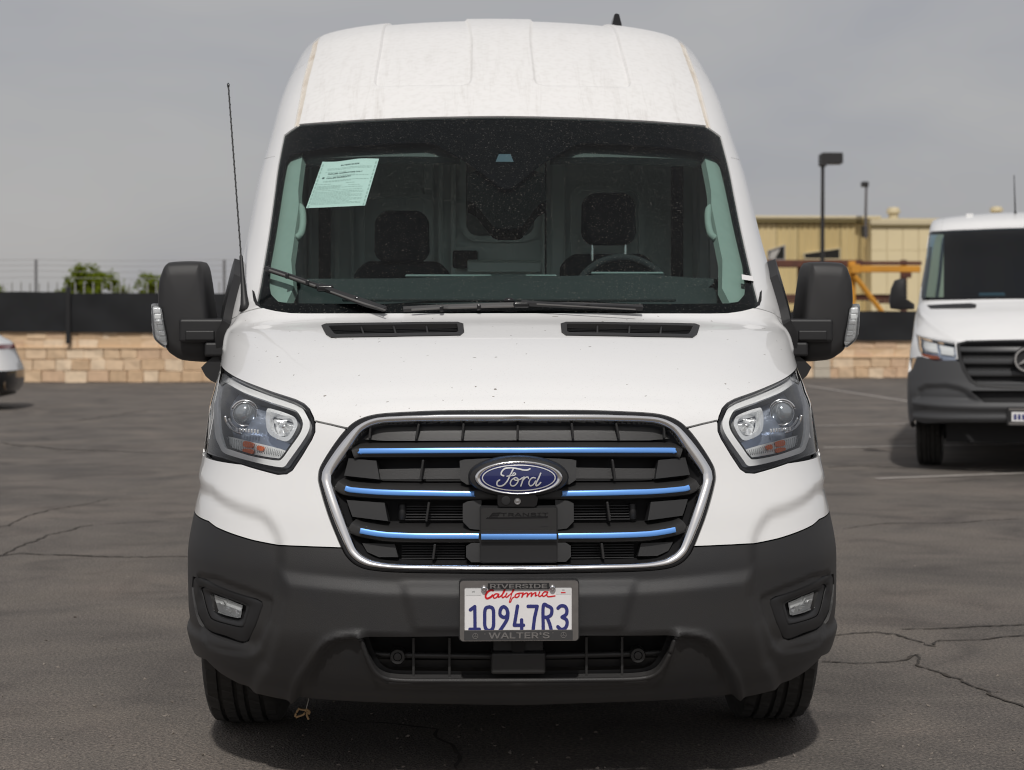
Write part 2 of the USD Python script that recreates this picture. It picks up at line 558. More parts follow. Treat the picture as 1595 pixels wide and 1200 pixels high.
REFL = M("lamp_reflector", (0.86, 0.87, 0.88), 0.2, metal=0.55, bump=0.5, bscale=120.0)
PRISM = M("lamp_prism", (0.80, 0.81, 0.81), 0.25, metal=0.2, coat=0.6)
BOWL = M("lamp_bowl", (0.40, 0.45, 0.55), 0.22, metal=0.65)
LETTER = M("bright_lettering", (0.86, 0.86, 0.86), 0.2, metal=0.5)
PAPER = M("pale_paper", (0.62, 0.66, 0.64), 0.7, var=0.03, vscale=30.0)
INK = M("grey_ink", (0.12, 0.14, 0.14), 0.8)
PLATEW = M("plate_white", (0.78, 0.77, 0.77), 0.35, var=0.03, vscale=30.0)
PLATEB = M("plate_blue", (0.030, 0.035, 0.17), 0.4)
PLATER = M("plate_red", (0.62, 0.010, 0.015), 0.4)
PEWTER = M("plate_frame_pewter", (0.30, 0.285, 0.275), 0.35, metal=0.8, var=0.2, vscale=40.0)
SPROJ = usdkit.material(stage, "/World/Looks/projector_glass", {"p": ("principled_bsdf", {"base_color": (0.32, 0.34, 0.36), "roughness": 0.05, "metallic": 0.55, "coat_weight": 1.0})}, [], surface="p.BSDF")

# ---------------------------------------------------------------- the lot
ASPH = usdkit.material(stage, "/World/Looks/asphalt", {
    "g": ("geometry", {}),
    "big": ("noise_texture", {"scale": 0.9, "detail": 9.0, "roughness": 0.6, "distortion": 0.6}),
    "mp": ("mapping", {"scale": (0.45, 1.3, 1.0), "rotation": (0, 0, 0.35)}),
    "streak": ("noise_texture", {"scale": 1.5, "detail": 6.0, "roughness": 0.65, "distortion": 1.2}),
    "fine": ("noise_texture", {"scale": 85.0, "detail": 4.0, "roughness": 0.75}),
    "v": ("voronoi_texture", {"scale": 130.0}),
    "r1": ("rgb_ramp", {"ramp": [(0.3, (0.106, 0.097, 0.090)), (0.46, (0.140, 0.127, 0.115)), (0.55, (0.156, 0.140, 0.125)), (0.72, (0.195, 0.170, 0.148))]}),
    "r2": ("rgb_ramp", {"ramp": [(0.25, (0.86, 0.87, 0.86)), (0.55, (1.0, 1.0, 1.0)), (0.8, (1.08, 1.05, 1.06))]}),
    "r3": ("rgb_ramp", {"ramp": [(0.3, (0.30, 0.30, 0.31)), (0.5, (1.0, 1.0, 1.0)), (0.7, (2.1, 2.0, 1.9))]}),
    "st": ("noise_texture", {"scale": 1.3, "detail": 4.0, "distortion": 1.5}), "r4": ("rgb_ramp", {"ramp": [(0.28, (0.62, 0.61, 0.62)), (0.46, (0.88, 0.87, 0.87)), (0.6, (0.96, 0.95, 0.94))]}), "m3": ("mix_color", {"blend_type": "multiply", "fac": 1.0, "use_clamp": False}),
    "m1": ("mix_color", {"blend_type": "multiply", "fac": 1.0, "use_clamp": False}), "m2": ("mix_color", {"blend_type": "multiply", "fac": 0.8, "use_clamp": False}),
    "h": ("math", {"math_type": "add"}), "b": ("bump", {"strength": 0.7, "distance": 0.006}),
    "p": ("principled_bsdf", {"roughness": 0.85, "specular_ior_level": 0.3})},
    [("g.position", "big.vector"), ("g.position", "mp.vector"), ("mp.vector", "streak.vector"), ("g.position", "fine.vector"), ("g.position", "v.vector"),
     ("big.fac", "r1.fac"), ("streak.fac", "r2.fac"), ("fine.fac", "r3.fac"), ("r1.color", "m1.a"), ("r2.color", "m1.b"), ("m1.result", "m2.a"), ("r3.color", "m2.b"), ("g.position", "st.vector"), ("st.fac", "r4.fac"), ("m2.result", "m3.a"), ("r4.color", "m3.b"), ("m3.result", "p.base_color"),
     ("fine.fac", "h.value1"), ("v.distance", "h.value2"), ("h.value", "b.height"), ("b.normal", "p.normal")], surface="p.BSDF")
CRACK = M("crack_dark", (0.032, 0.028, 0.025), 0.95, var=0.5, vscale=14.0, tint=(0.07, 0.055, 0.04))
LINEP = M("worn_line_paint", (0.40, 0.37, 0.34), 0.8, var=0.65, vscale=7.0, tint=(0.17, 0.155, 0.14), detail=8.0)
EARTH = M("bare_ground", (0.12, 0.10, 0.075), 0.9, var=0.3)
tag(put("", "parking_lot", bx(-70, 70, -25, 40.5, -0.3, 0), ASPH, False), kind="structure")
tag(put("", "ground", bx(-2500, 2500, -1500, 4000, -0.6, -0.02), EARTH, False), kind="structure")


def strip(path, w, jit, z, seed):
    """A ragged ribbon lying on the ground."""
    r = np.random.default_rng(seed)
    p = densify(np.vstack([path, path[-1:]]), 0.03)
    p = np.vstack([p, path[-1:]])
    k = len(p)
    nz = np.convolve(r.normal(size=k + 8), np.ones(9) / 9, "valid")[:k] * jit
    T = np.gradient(p, axis=0)
    T /= np.maximum(np.linalg.norm(T, axis=1, keepdims=True), 1e-9)
    nr = np.stack([-T[:, 1], T[:, 0]], 1)
    ww = w * np.clip(0.6 + 0.9 * r.random(k) * np.sin(np.linspace(0.25, math.pi - 0.25, k)) + 0.2 * r.normal(size=k), 0.15, 2.0)
    mid = p + nr * nz[:, None]
    a, b = mid + nr * ww[:, None] / 2, mid - nr * ww[:, None] / 2
    v = np.c_[np.vstack([a, b]), np.full(2 * k, z)]
    i = np.arange(k - 1)
    m = trimesh.Trimesh(v, np.vstack([np.stack([i, i + k, i + 1], 1), np.stack([i + 1, i + k, i + k + 1], 1)]), process=False)
    return outward(m, (0, 0, 1))


CRACKS = [[(-20, 866), (0, 866.5), (32, 862), (69, 865), (128, 866.5), (176, 867.5), (224, 869), (300, 867.5)],
          [(-30, 878), (0, 868), (32, 853), (69, 837), (122, 821), (192, 816), (260, 812)], [(-10, 822), (16, 818.5), (34, 808), (80, 794.5), (117, 789), (170, 777.5)],
          [(1290, 991), (1358, 985.6), (1394, 988), (1430, 998.6), (1461, 1008)], [(1404, 982), (1492, 979), (1590, 973.8), (1640, 970)],
          [(1425, 1021), (1435, 1037), (1477, 1051), (1513, 1065), (1549, 1078), (1590, 1099), (1640, 1120)], [(1280, 1031), (1363, 1033.7), (1410, 1029), (1427, 1020)],
          [(1306, 823), (1389, 816.7), (1508, 813.6), (1590, 809), (1650, 806)], [(1461, 1006), (1466, 999), (1530, 999), (1590, 991), (1640, 988)],
          [(532, 1121), (600, 1128), (668, 1140), (684, 1168), (701, 1197), (712, 1230)], [(0, 690), (90, 700), (240, 706), (310, 704)], [(10, 662), (120, 656), (230, 640)], [(1290, 728), (1340, 726), (1420, 730)]]
for i, c in enumerate(CRACKS):
    p = np.array([at_z(u, v, 0)[:2] for u, v in c])
    tag(put("", "asphalt_crack", strip(p, (0.019 if i == 0 else 0.012) if i not in (10, 11, 12) else 0.03, 0.05, 0.004, 40 + i), CRACK, False), kind="structure")


def line_px(a, b, w):
    p = np.array([at_z(*a, 0)[:2], at_z(*b, 0)[:2]])
    d = (p[1] - p[0]) / np.linalg.norm(p[1] - p[0])
    n = np.array([-d[1], d[0]]) * w / 2
    q = [p[0] + n, p[1] + n, p[1] - n, p[0] - n]
    return outward(trimesh.Trimesh([[x, y, 0.005] for x, y in q], [[0, 1, 2], [0, 2, 3]], process=False), (0, 0, 1))


gr_ = []
for k in range(420):
    u, v_ = rng.uniform(-20, 1620), 1000 + 240 * rng.random() ** 0.7 if k % 3 else rng.uniform(700, 1000)
    q = at_z(u, v_, 0)
    s_ = rng.uniform(0.0015, 0.0045) * (1.6 if k % 17 == 0 else 1)
    gr_.append(trimesh.convex.convex_hull(rng.normal(size=(8, 3)) * [s_, s_, s_ * 0.6] + [q[0], q[1], s_ * 0.5]))
tag(put("", "loose_grit", gr_, M("grit_stone", (0.26, 0.23, 0.20), 0.9, var=0.7, vscale=3.0, tint=(0.07, 0.05, 0.04)), False), "scattered loose grit and stone chips on the asphalt before the vans", "grit", kind="stuff")

for a, b in (((1364, 746.5), (1720, 733)), ((1282, 698), (1720, 690)), ((1270, 664), (1560, 657)), ((1255, 601), (1430, 628))):
    tag(put("", "parking_line", line_px(a, b, 0.10), LINEP, False), kind="structure")

# ---------------------------------------------------------------- block walls
BLOCKS = [M(f"block_{i}", c, 0.9, var=0.25, vscale=9.0, bump=0.6, bscale=45.0) for i, c in enumerate([(0.67, 0.49, 0.32), (0.70, 0.52, 0.35), (0.62, 0.44, 0.28), (0.75, 0.59, 0.42), (0.64, 0.45, 0.30)])]
MORTAR = M("mortar", (0.60, 0.43, 0.27), 0.95)


def block_wall(label, x0, x1, y, zs, seam, cap_h):
    """Split-face blocks on a core; zs are the course heights, the courses above the seam stand back."""
    w = thing("block_wall", label, "wall", ((x0 + x1) / 2, y, 0))
    r = np.random.default_rng(int(abs(x0 * 10)))
    put(w, "core", bx(x0 - 0.3, x1 + 0.3, y + 0.06, y + 0.28, -0.2, zs[-1] - 0.01), MORTAR, False)
    for k in range(len(zs) - 1):
        z0, z1 = zs[k], zs[k + 1]
        back = 0.05 if k >= seam else 0.0
        x = x0 - (k % 2) * 0.23
        while x < x1:
            bw = r.uniform(0.30, 0.56)
            d = r.uniform(-0.012, 0.012)
            b = bx(x + 0.004, x + bw - 0.004, y + back + d, y + back + 0.12, z0 + 0.004, z1 - 0.004, 0.014)
            b.vertices = b.vertices + r.normal(scale=0.011, size=b.vertices.shape) * [0.45, 1, 0.35]
            put(w, "block", b, BLOCKS[r.integers(5)], False)
            x += bw
    put(w, "ledge", bx(x0, x1, y - 0.025, y + 0.10, zs[seam] - 0.012, zs[seam] + 0.022, 0.006), MORTAR, False)
    return w


YL = at_z(120, 596, 0)[1]
YR = at_z(1340, 589, 0)[1]
block_wall("tan split-face block wall under the black screen left of the large van", -14.2, -4.3, YL, [0, 0.26, 0.52, 0.77, 0.965, 1.16], 3, 0.1)
block_wall("tan split-face block wall between the two white vans, with a pale pier", 4.9, 13.2, YR, [0, 0.25, 0.50, 0.71, 0.92], 2, 0.1)
PIER = M("pale_pier_block", (0.50, 0.45, 0.37), 0.9, var=0.15, vscale=6.0)
xa, xb = at_y(1268, 560, YR - .1)[0], at_y(1293, 560, YR - .1)[0]
for k in range(4):
    put("/World/block_wall_001", "pier_block", bx(xa, xb, YR - 0.13, YR + 0.1, 0.225 * k + 0.004, 0.225 * (k + 1) - 0.004, 0.012), PIER, False)

# ---------------------------------------------------------------- screen fences on the walls
SCREEN = M("black_screen_fabric", (0.006, 0.0065, 0.008), 0.85, var=0.45, vscale=1.6, tint=(0.012, 0.014, 0.017), bump=0.2, bscale=120.0)
POSTB = M("black_post_paint", (0.010, 0.010, 0.011), 0.5)
GALV = M("weathered_wire", (0.36, 0.35, 0.35), 0.6, metal=0.3)
PICK = M("pale_picket_paint", (0.30, 0.30, 0.29), 0.7)


def screen_mesh(x0, x1, y, z0, z1, seed):
    nx, nz = int((x1 - x0) / 0.12), 10
    X, Zz = np.meshgrid(np.linspace(x0, x1, nx), np.linspace(0, 1, nz), indexing="ij")
    sag = 0.03 * np.sin(X * 2.1 + seed) * 0.5 + 0.012 * np.sin(X * 6.3)
    Z = z0 + (z1 - z0) * Zz + sag * 0.25 * (1 - 2 * Zz)
    Y = y + 0.028 * np.sin(X * 3.7 + 2 * Zz) * np.sin(Zz * math.pi) + 0.02 * meshkit.noise(np.stack([X * 2, Zz * 3, 0 * X + seed], -1))
    v = np.stack([X, Y, Z], -1).reshape(-1, 3)
    i, j = np.meshgrid(np.arange(nx - 1), np.arange(nz - 1), indexing="ij")
    a = (i * nz + j).ravel()
    q = np.stack([a, a + nz, a + nz + 1, a + 1], 1)
    f = np.vstack([q[:, [0, 1, 2]], q[:, [0, 2, 3]]])
    v2 = v + [0, 0.006, 0]
    return trimesh.Trimesh(np.vstack([v, v2]), np.vstack([f, f[:, ::-1] + len(v)]), process=False)


zL0, zL1 = at_y(120, 517, YL)[2], at_y(120, 457, YL)[2]
xp = at_y(108, 500, YL)[0]
fz = thing("screen_fence", "black fabric screen fence on the left wall, beside the large van's mirror", "fence", (xp, YL, zL0))
put(fz, "fabric", screen_mesh(-14.2, xp, YL - 0.02, zL0, zL1 + 0.03, 1.0), SCREEN, True)
put(fz, "fabric", screen_mesh(xp, -4.2, YL - 0.02, zL0 - 0.02, zL1, 2.0), SCREEN, True)
for k in range(-1, 3):
    put(fz, "post", bx(xp + k * 3.0 - 0.05, xp + k * 3.0 + 0.05, YL - 0.13, YL - 0.05, zL0 - 0.27, zL1 + 0.14, 0.008), POSTB, False)
for z in (zL1 - 0.05, zL0 + 0.03):
    put(fz, "rail", bx(-14.2, -4.2, YL + 0.06, YL + 0.10, z - 0.02, z + 0.02), POSTB, False)
zR0, zR1 = at_y(1370, 531, YR)[2], at_y(1370, 485, YR)[2]
fr = thing("screen_fence", "black fabric screen fence on the wall between the two white vans", "fence", (7.5, YR, zR0))
put(fr, "fabric", screen_mesh(4.9, 13.2, YR - 0.02, zR0, zR1, 3.0), SCREEN, True)
for x in (5.3, 8.3, 11.3):
    put(fr, "post", bx(x - 0.04, x + 0.04, YR + 0.02, YR + 0.10, zR0 - 0.2, zR1 + 0.03, 0.008), POSTB, False)
for z in (zR1 - 0.05, zR0 + 0.03):
    put(fr, "rail", bx(4.9, 13.2, YR + 0.10, YR + 0.14, z - 0.02, z + 0.02), POSTB, False)

# barbed wire strands on thin posts, with a spiked picket fence, behind the left screen
YB = YL + 1.6
bw = thing("wire_fence", "tall thin wire strands on a slim grey post above the black screen", "fence", (at_y(56, 450, YB)[0], YB, 0))
for k in range(-1, 4):
    xk = at_y(56, 450, YB)[0] + 4.4 * k
    put(bw, "post", tube([[xk, YB, -0.2], [xk, YB, 1.0], [xk, YB, at_y(56, 405, YB)[2]]], 0.035, 8), M("grey_post", (0.20, 0.20, 0.205), 0.6) if k == -1 else "/World/Looks/grey_post")
for v in (404.5, 413, 422, 432):
    z = at_y(56, v, YB)[2]
    xs = np.linspace(-16, -3, 60)
    put(bw, "wire", tube(np.stack([xs, np.full(60, YB - 0.04), z - 0.03 * np.abs(np.sin((xs - at_y(56, 450, YB)[0]) * math.pi / 4.4))], 1), 0.0055, 4), GALV, True)
YP = YL + 2.4
pf = thing("picket_fence", "row of pale spiked pickets showing above the black screen", "fence", (-9, YP, 0))
for k in range(46):
    x = -14.3 + 0.215 * k
    zt = at_y(80, 444, YP)[2] + 0.02 * math.sin(k * 1.7)
    body = bx(x - 0.014, x + 0.014, YP - 0.012, YP + 0.012, -0.1, zt)
    tip = trimesh.creation.cone(0.022, 0.09, sections=6)
    put(pf, "picket", [body, xform(tip, trimesh.transformations.translation_matrix([x, YP, zt]))], PICK, False)
put(pf, "rail", bx(-14.6, -4.2, YP + 0.014, YP + 0.05, 1.75, 1.80), PICK, False)

# ---------------------------------------------------------------- trees
LEAF = usdkit.material(stage, "/World/Looks/leaf", {
    "oi": ("geometry", {}), "r": ("rgb_ramp", {"ramp": [(0.0, (0.15, 0.19, 0.018)), (0.5, (0.25, 0.28, 0.03)), (1.0, (0.36, 0.34, 0.05))]}),
    "d": ("diffuse_bsdf", {}), "t": ("translucent_bsdf", {}), "m": ("mix_closure", {"fac": 0.35})},
    [("oi.random_per_island", "r.fac"), ("r.color", "d.color"), ("r.color", "t.color"), ("d.BSDF", "m.closure1"), ("t.BSDF", "m.closure2")], surface="m.closure")
BARK = M("bark", (0.10, 0.075, 0.055), 0.9, var=0.3)


def leaves(blobs, n, size, r):
    """Leaf quads spread through overlapping clumps."""
    V, Fs = [], []
    wts = np.array([b[3] ** 2 for b in blobs])
    pick = r.choice(len(blobs), n, p=wts / wts.sum())
    for k in range(n):
        bx_, by_, bz_, br = blobs[pick[k]]
        d = r.normal(size=3)
        d /= np.linalg.norm(d)
        c = np.array([bx_, by_, bz_]) + d * br * abs(r.normal()) * 0.75 * np.array([1, 1, 0.85])
        nn = d + r.normal(size=3) * 0.55 + [0, -0.35, 0.45]
        a = np.cross(nn, r.normal(size=3))
        a /= np.linalg.norm(a)
        b = np.cross(nn, a)
        b /= np.linalg.norm(b)
        s = size * r.uniform(0.6, 1.4)
        V += [c - a * s, c + b * s * 0.45, c + a * s, c - b * s * 0.45]
        o = 4 * k
        Fs += [[o, o + 1, o + 2], [o, o + 2, o + 3]]
    return trimesh.Trimesh(np.array(V), np.array(Fs), process=False)


def tree(label, u, v, ru, depth, n, seed, cat="tree", name="tree"):
    r = np.random.default_rng(seed)
    c = at_depth(u, v, depth)
    R = ru * depth / F0
    t = thing(name, label, cat, (c[0], c[1], 0))
    blobs = []
    for _ in range(70):
        d = r.normal(size=3)
        d *= r.uniform(0.35, 1.0) / np.linalg.norm(d)
        blobs.append((c[0] + d[0] * R, c[1] + d[1] * R * 0.8, c[2] + d[2] * R * 0.72 - 0.1 * R, R * r.uniform(0.10, 0.30)))
    put(t, "crown", leaves(blobs, n, R * 0.075, r), LEAF, False)
    tr = [tube([[c[0] + 0.1 * R, c[1], -0.1], [c[0], c[1], c[2] * 0.5], [c[0], c[1], c[2]]], [0.16, 0.12, 0.06], 8)]
    put(t, "trunk", tr, BARK, True)
    for b in blobs[:6]:
        put(t, "limb", tube([[c[0], c[1], c[2] * 0.55], [(c[0] + b[0]) / 2, (c[1] + b[1]) / 2, c[2] * 0.5 + b[2] * 0.45], [b[0], b[1], b[2]]], [0.07, 0.05, 0.02], 6), BARK, True)


tree("yellow-green leafy tree, the tallest behind the left screen fence", 138, 436, 44, 62, 4200, 3)
tree("low yellow-green tree just left of the large van's left mirror", 238, 446, 32, 66, 2600, 4)
tree("bit of a green tree at the left edge of the picture", -12, 456, 26, 60, 2200, 5)
tree("low reddish-green bush between the two leafy trees behind the fence", 190, 455, 17, 64, 1500, 6, "bush", "bush")
tree("low green bush directly left of the tallest tree behind the fence", 98, 455, 14, 63, 1300, 8, "bush", "bush")
tree("low green bush behind the arm of the large van's left mirror", 300, 456, 22, 66, 1600, 9, "bush", "bush")

# ---------------------------------------------------------------- metal-clad warehouse
YW = 70.0
CLAD = [M(f"cladding_{i}", c, 0.6, var=0.16, vscale=0.5, mscale=(3, 3, 0.5)) for i, c in enumerate([(0.62, 0.49, 0.245), (0.57, 0.44, 0.21), (0.65, 0.52, 0.28)])]
CREAM = M("cream_cladding", (0.72, 0.61, 0.38), 0.6, var=0.08, vscale=0.6)
EAVE = M("eave_trim", (0.58, 0.50, 0.33), 0.6)
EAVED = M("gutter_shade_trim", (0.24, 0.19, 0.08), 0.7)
wh = thing("warehouse", "yellow corrugated metal warehouse behind the fence between the two vans", "building", (24, YW, 0))


def wx(u, y=YW):
    return at_y(u, 400, y)[0]


def wz(v, y=YW):
    return at_y(1300, v, y)[2]


def corrugated(x0, x1, y, z0, z1, pitch, depth):
    n = max(2, int((x1 - x0) / (pitch / 4)))
    xs = np.linspace(x0, x1, n)
    ys = y + np.array([0, 0, depth, depth])[np.arange(n) % 4]
    v = np.vstack([np.stack([xs, ys, np.full(n, z0)], 1), np.stack([xs, ys, np.full(n, z1)], 1)])
    i = np.arange(n - 1)
    return outward(trimesh.Trimesh(v, np.vstack([np.stack([i, i + 1, i + n + 1], 1), np.stack([i, i + n + 1, i + n], 1)]), process=False), (0, -1, 0))


xl, xc, xr = wx(1110), wx(1357), wx(1700)
put(wh, "core", bx(xl, xr, YW + 0.12, YW + 18, -0.1, wz(343)), EAVED, False)
pw = 1.0
xs = np.arange(xl, xc, pw)
for k, x in enumerate(xs):
    put(wh, "cladding_sheet", corrugated(x + 0.005, min(x + pw, xc) - 0.005, YW + 0.01 * (k % 2), -0.1, wz(348), 0.25, 0.05), CLAD[k % 3 if k % 5 else 1], False)
YW2 = YW - 1.2
x = wx(1357, YW2)
put(wh, "annex_core", bx(x + 0.02, xr, YW2 + 0.06, YW + 0.1, -0.1, wz(350, YW2) - 0.02), CREAM, False)
k = 0
while x < wx(1700, YW2):
    put(wh, "cladding_panel", bx(x + 0.008, x + 0.72, YW2, YW2 + 0.05, -0.1, wz(390, YW2) - 0.01, 0.01), CREAM, False)
    put(wh, "cladding_panel", bx(x + 0.008, x + 0.72, YW2, YW2 + 0.05, wz(390, YW2), wz(352, YW2), 0.01), CREAM, False)
    x += 0.73
    k += 1
put(wh, "fascia", bx(wx(1355, YW2), xr, YW2 - 0.15, YW2 + 0.3, wz(351, YW2), wz(342, YW2), 0.03), EAVE, False)
put(wh, "fascia_drip", bx(wx(1355, YW2), xr, YW2 - 0.10, YW2 + 0.1, wz(353.5, YW2), wz(351, YW2) - 0.003), EAVED, False)
put(wh, "eave", bx(xl, xc + 0.4, YW - 0.30, YW + 0.5, wz(342), wz(337), 0.03), EAVE, False)
put(wh, "gutter", bx(xl, xc, YW - 0.22, YW + 0.0, wz(346.5), wz(342) - 0.003), EAVED, False)
put(wh, "roof", bx(xl, xr, YW + 0.55, YW + 18, wz(343), wz(339)), EAVE, False)
for u, v0, v1, hw in ((1391.5, 342, 323, 10.5), (1552, 338, 322, 10)):
    c, rr = at_y(u, v0, YW + 1), hw * (YW + 5) / F0
    zt = at_y(u, v1, YW + 1)[2]
    h = zt - c[2]
    ring = [ell(1, 1, 0, (0, 0), 20)[:, [0, 2]] * q for q in (0.72, 0.72, 1.0, 1.0, 0.8, 0.3)]
    zz = [c[2] - 0.3, c[2] + h * 0.45, c[2] + h * 0.5, c[2] + h * 0.72, c[2] + h * 0.95, zt]
    put(wh, "roof_vent", rings_mesh([np.c_[q * rr + c[:2], np.full(20, z)] for q, z in zip(ring, zz)], True, False, True), EAVE, 40)
OPEN = M("dark_opening", (0.010, 0.009, 0.008), 0.9)
for q in ([(1252, 396), (1307, 388), (1307, 403), (1254, 403)], [(1197, 392), (1221, 384), (1221, 404), (1197, 404)]):
    p = Polygon([(wx(u), wz(v)) for u, v in q])
    o = put(wh, "window", flat(p, YW - 0.04, 0.10), OPEN, False)
    put(o, "frame", flat(p.buffer(0.05, join_style=2).difference(p), YW - 0.07, 0.12), EAVE if q[0][0] > 1200 else GALV, False)
put("/World/warehouse/window_001", "flap", flat(Polygon([(wx(1200), wz(393)), (wx(1215), wz(388)), (wx(1206), wz(404)), (wx(1197), wz(404))]), YW - 0.10, 0.02), M("pale_flap", (0.42, 0.40, 0.38), 0.6), False)

# ---------------------------------------------------------------- rusty rack and yellow gantry in front of the warehouse
YG = 56.0
RUST = M("rusty_steel", (0.12, 0.045, 0.028), 0.8, var=0.4, vscale=2.5, tint=(0.05, 0.025, 0.02))
YEL = M("yellow_steel_paint", (0.62, 0.28, 0.03), 0.5, var=0.2, vscale=2.0)


def gb(u0, u1, v0, v1, y, d=0.2, bev=0.02):
    a, b = at_y(u0, v0, y), at_y(u1, v1, y)
    return bx(a[0], b[0], y, y + d, a[2], b[2], bev)


rk = thing("storage_rack", "rusty brown steel rack of two long beams in front of the warehouse", "rack", (at_y(1300, 440, YG)[0], YG, 0))
put(rk, "beam", gb(1180, 1345, 405, 417, YG + 0.5), RUST, False)
put(rk, "beam", gb(1340, 1436, 407, 413, YG + 0.7), RUST, False)
put(rk, "beam", gb(1190, 1410, 458.5, 468.5, YG + 0.5), RUST, False)
for u in (1243, 1300, 1404):
    put(rk, "upright", gb(u, u + 9, 405, 558, YG + 0.75), RUST, False)
put(rk, "bracket", gb(1404, 1420, 424, 433, YG + 0.3), RUST, False)
for u, w in ((1228, 12), (1370, 18)):
    put(rk, "stacked_bar", gb(u, u + w, 468.7, 473, YG + 0.5), RUST, False)
gy = thing("gantry", "orange-yellow steel gantry with a diagonal brace beside the second van's mirror", "gantry", (at_y(1330, 440, YG)[0], YG, 0))
put(gy, "beam", gb(1326, 1434, 414, 424.5, YG - 0.3), YEL, False)
put(gy, "post", gb(1322, 1333, 407, 558, YG - 0.1), YEL, False)
a, b = at_y(1331, 430, YG - 0.25), at_y(1376, 489, YG - 0.25)
put(gy, "brace", tube([a, (a + b) / 2, b], 0.10, 6), YEL, 40)
put(gy, "end_cap", gb(1326, 1340, 412, 426, YG - 0.36, 0.05), YEL, False)

# ---------------------------------------------------------------- light poles
POLEM = M("bronze_pole_paint", (0.022, 0.021, 0.022), 0.5)
POLEG = M("grey_pole_paint", (0.11, 0.10, 0.10), 0.6)
YA = 47.0
p0, p1 = at_y(1281, 560, YA), at_y(1281.5, 250, YA)
lp = thing("light_pole", "dark square-headed parking light pole nearest behind the right mirror", "light pole", (p0[0], YA, 0))
put(lp, "pole", tube([[p0[0], YA, -0.1], [p0[0], YA, 3.0], [p1[0], YA, p1[2]]], [0.075, 0.07, 0.055], 12), POLEM, True)
a, b = at_y(1277, 257, YA), at_y(1311, 239, YA)
hp = [(a[0], a[2] - 0.02), (a[0], b[2] - 0.05), (a[0] + 0.06, b[2]), (b[0] - 0.02, b[2]), (b[0], b[2] - 0.06), (b[0], a[2] + 0.04), (a[0] + 0.25, a[2] + 0.03), (a[0] + 0.14, a[2] - 0.08)]
put(lp, "lamp_head", flat(Polygon(hp), YA - 0.2, 0.40), POLEM, False)
put(lp, "lens", bx(a[0] + 0.28, b[0] - 0.04, YA - 0.15, YA + 0.15, a[2] + 0.012, a[2] + 0.03), GALV, False)
YA2 = YW2 - 0.4
q0, q1 = at_y(1348.5, 372, YA2), at_y(1349.5, 286, YA2)
l2 = thing("light_pole", "thin grey light pole clamped to the warehouse wall, the smaller and farther one", "light pole", (q0[0], YA2, 0))
put(l2, "pole", tube([[q0[0], YA2, q0[2]], [q0[0], YA2, (q0[2] + q1[2]) / 2], [q1[0], YA2, q1[2]]], [0.07, 0.06, 0.05], 10), POLEG, True)
put(l2, "lamp_head", gb(1343.5, 1353.5, 291, 283, YA2 - 0.15, 0.35, 0.03), POLEM, False)
put(l2, "bracket", gb(1344.5, 1352.5, 369, 352, YA2 - 0.05, 0.5, 0.03), POLEM, False)

# ================================================================ the large van
S = Shell(VAN_KNOTS)
van = thing("cargo_van", "tall white high-roof cargo van with black bumper and blue-striped grille, nearest the camera", "van", (0, 1.02, 0))
C0 = 812          # a pixel column a little beyond the centre plane


def at_off(u, v, off):
    x = S.inv([(u, v)], off)[0]
    return S.P(x[0], x[1]) + S.N(x[0], x[1]) * off, S.N(x[0], x[1])



def stp(pts):
    return [tuple(p) for p in S.st(pts)]


HLpx = [(342.5, 565), (345.8, 571.7), (356.7, 581.7), (376.7, 592.5), (403, 603), (426.7, 611.7), (460, 622.5), (473, 629), (481.7, 637.5), (487.5, 650), (490, 660), (490, 673), (485, 685), (470, 710),
        (455, 732.5), (446.7, 738), (433, 739), (410, 733), (376.7, 723), (345, 714)]
OB = [(804, 639.5), (700, 640), (643, 642), (600, 644.5), (577, 648), (558, 655), (542, 667), (521, 693), (501, 725), (496.5, 742), (498.5, 758), (513.5, 807), (532, 852), (541, 868), (556, 881), (578, 888), (620, 891.5), (700, 893), (804, 894)]
CO = [(804, 646.5), (700, 647), (643, 648.5), (600, 650.5), (580, 653.5), (563, 660.5), (548, 671.5), (526, 697), (506, 727), (501, 742), (503, 758), (518, 806), (537, 850), (546, 866), (560, 877.5), (580, 884), (620, 887.5), (700, 889), (804, 890)]
CI = [(804, 655.5), (700, 655.5), (643, 656.5), (603, 658), (586, 660.5), (572, 666), (559, 677), (538, 708), (519, 736), (516.5, 746), (519, 760), (533, 800), (550, 845), (558, 859), (569, 868), (586, 874.5), (620, 878.5), (700, 880), (804, 881)]


def zt(z):
    tt = np.linspace(0, S.T, 4000)
    c = S.cols(tt)
    return float(np.interp(z, c[:, 1], tt))


# headlight: its outer end wraps on to the wing, past the silhouette
hl_in = stp(HLpx)
HL = Polygon(hl_in + [(1.13, zt(0.925)), (1.16, zt(1.0)), (1.13, zt(1.10)), (1.08, zt(1.165))]).buffer(0)
OBst = [(0.0, S.st([(803.5, 639.5)])[0][1])] + stp(OB[1:-1]) + [(0.0, S.st([(803.5, 894)])[0][1])]
OBp = Polygon(spl(OBst, 4)).buffer(0)
WSpx = [(C0, 182), (780, 182), (700, 183), (600, 186), (520, 190.5), (466.6, 194.5), (442.5, 211), (428.3, 296), (417, 375.3), (405.7, 443), (400, 470), (402, 477), (410, 481), (430, 486), (451, 489), (480, 490), (626, 490), (C0, 490)]
WS = px_poly(S, WSpx)
hood_edge = [(404, 479), (385, 487), (357, 501), (346, 529), (342, 552), (342.5, 565)]
HOODpx = [(C0, 488), (700, 488), (600, 488), (480, 488), (452, 487.3), (430, 484.3), (411, 480)] + hood_edge[1:]
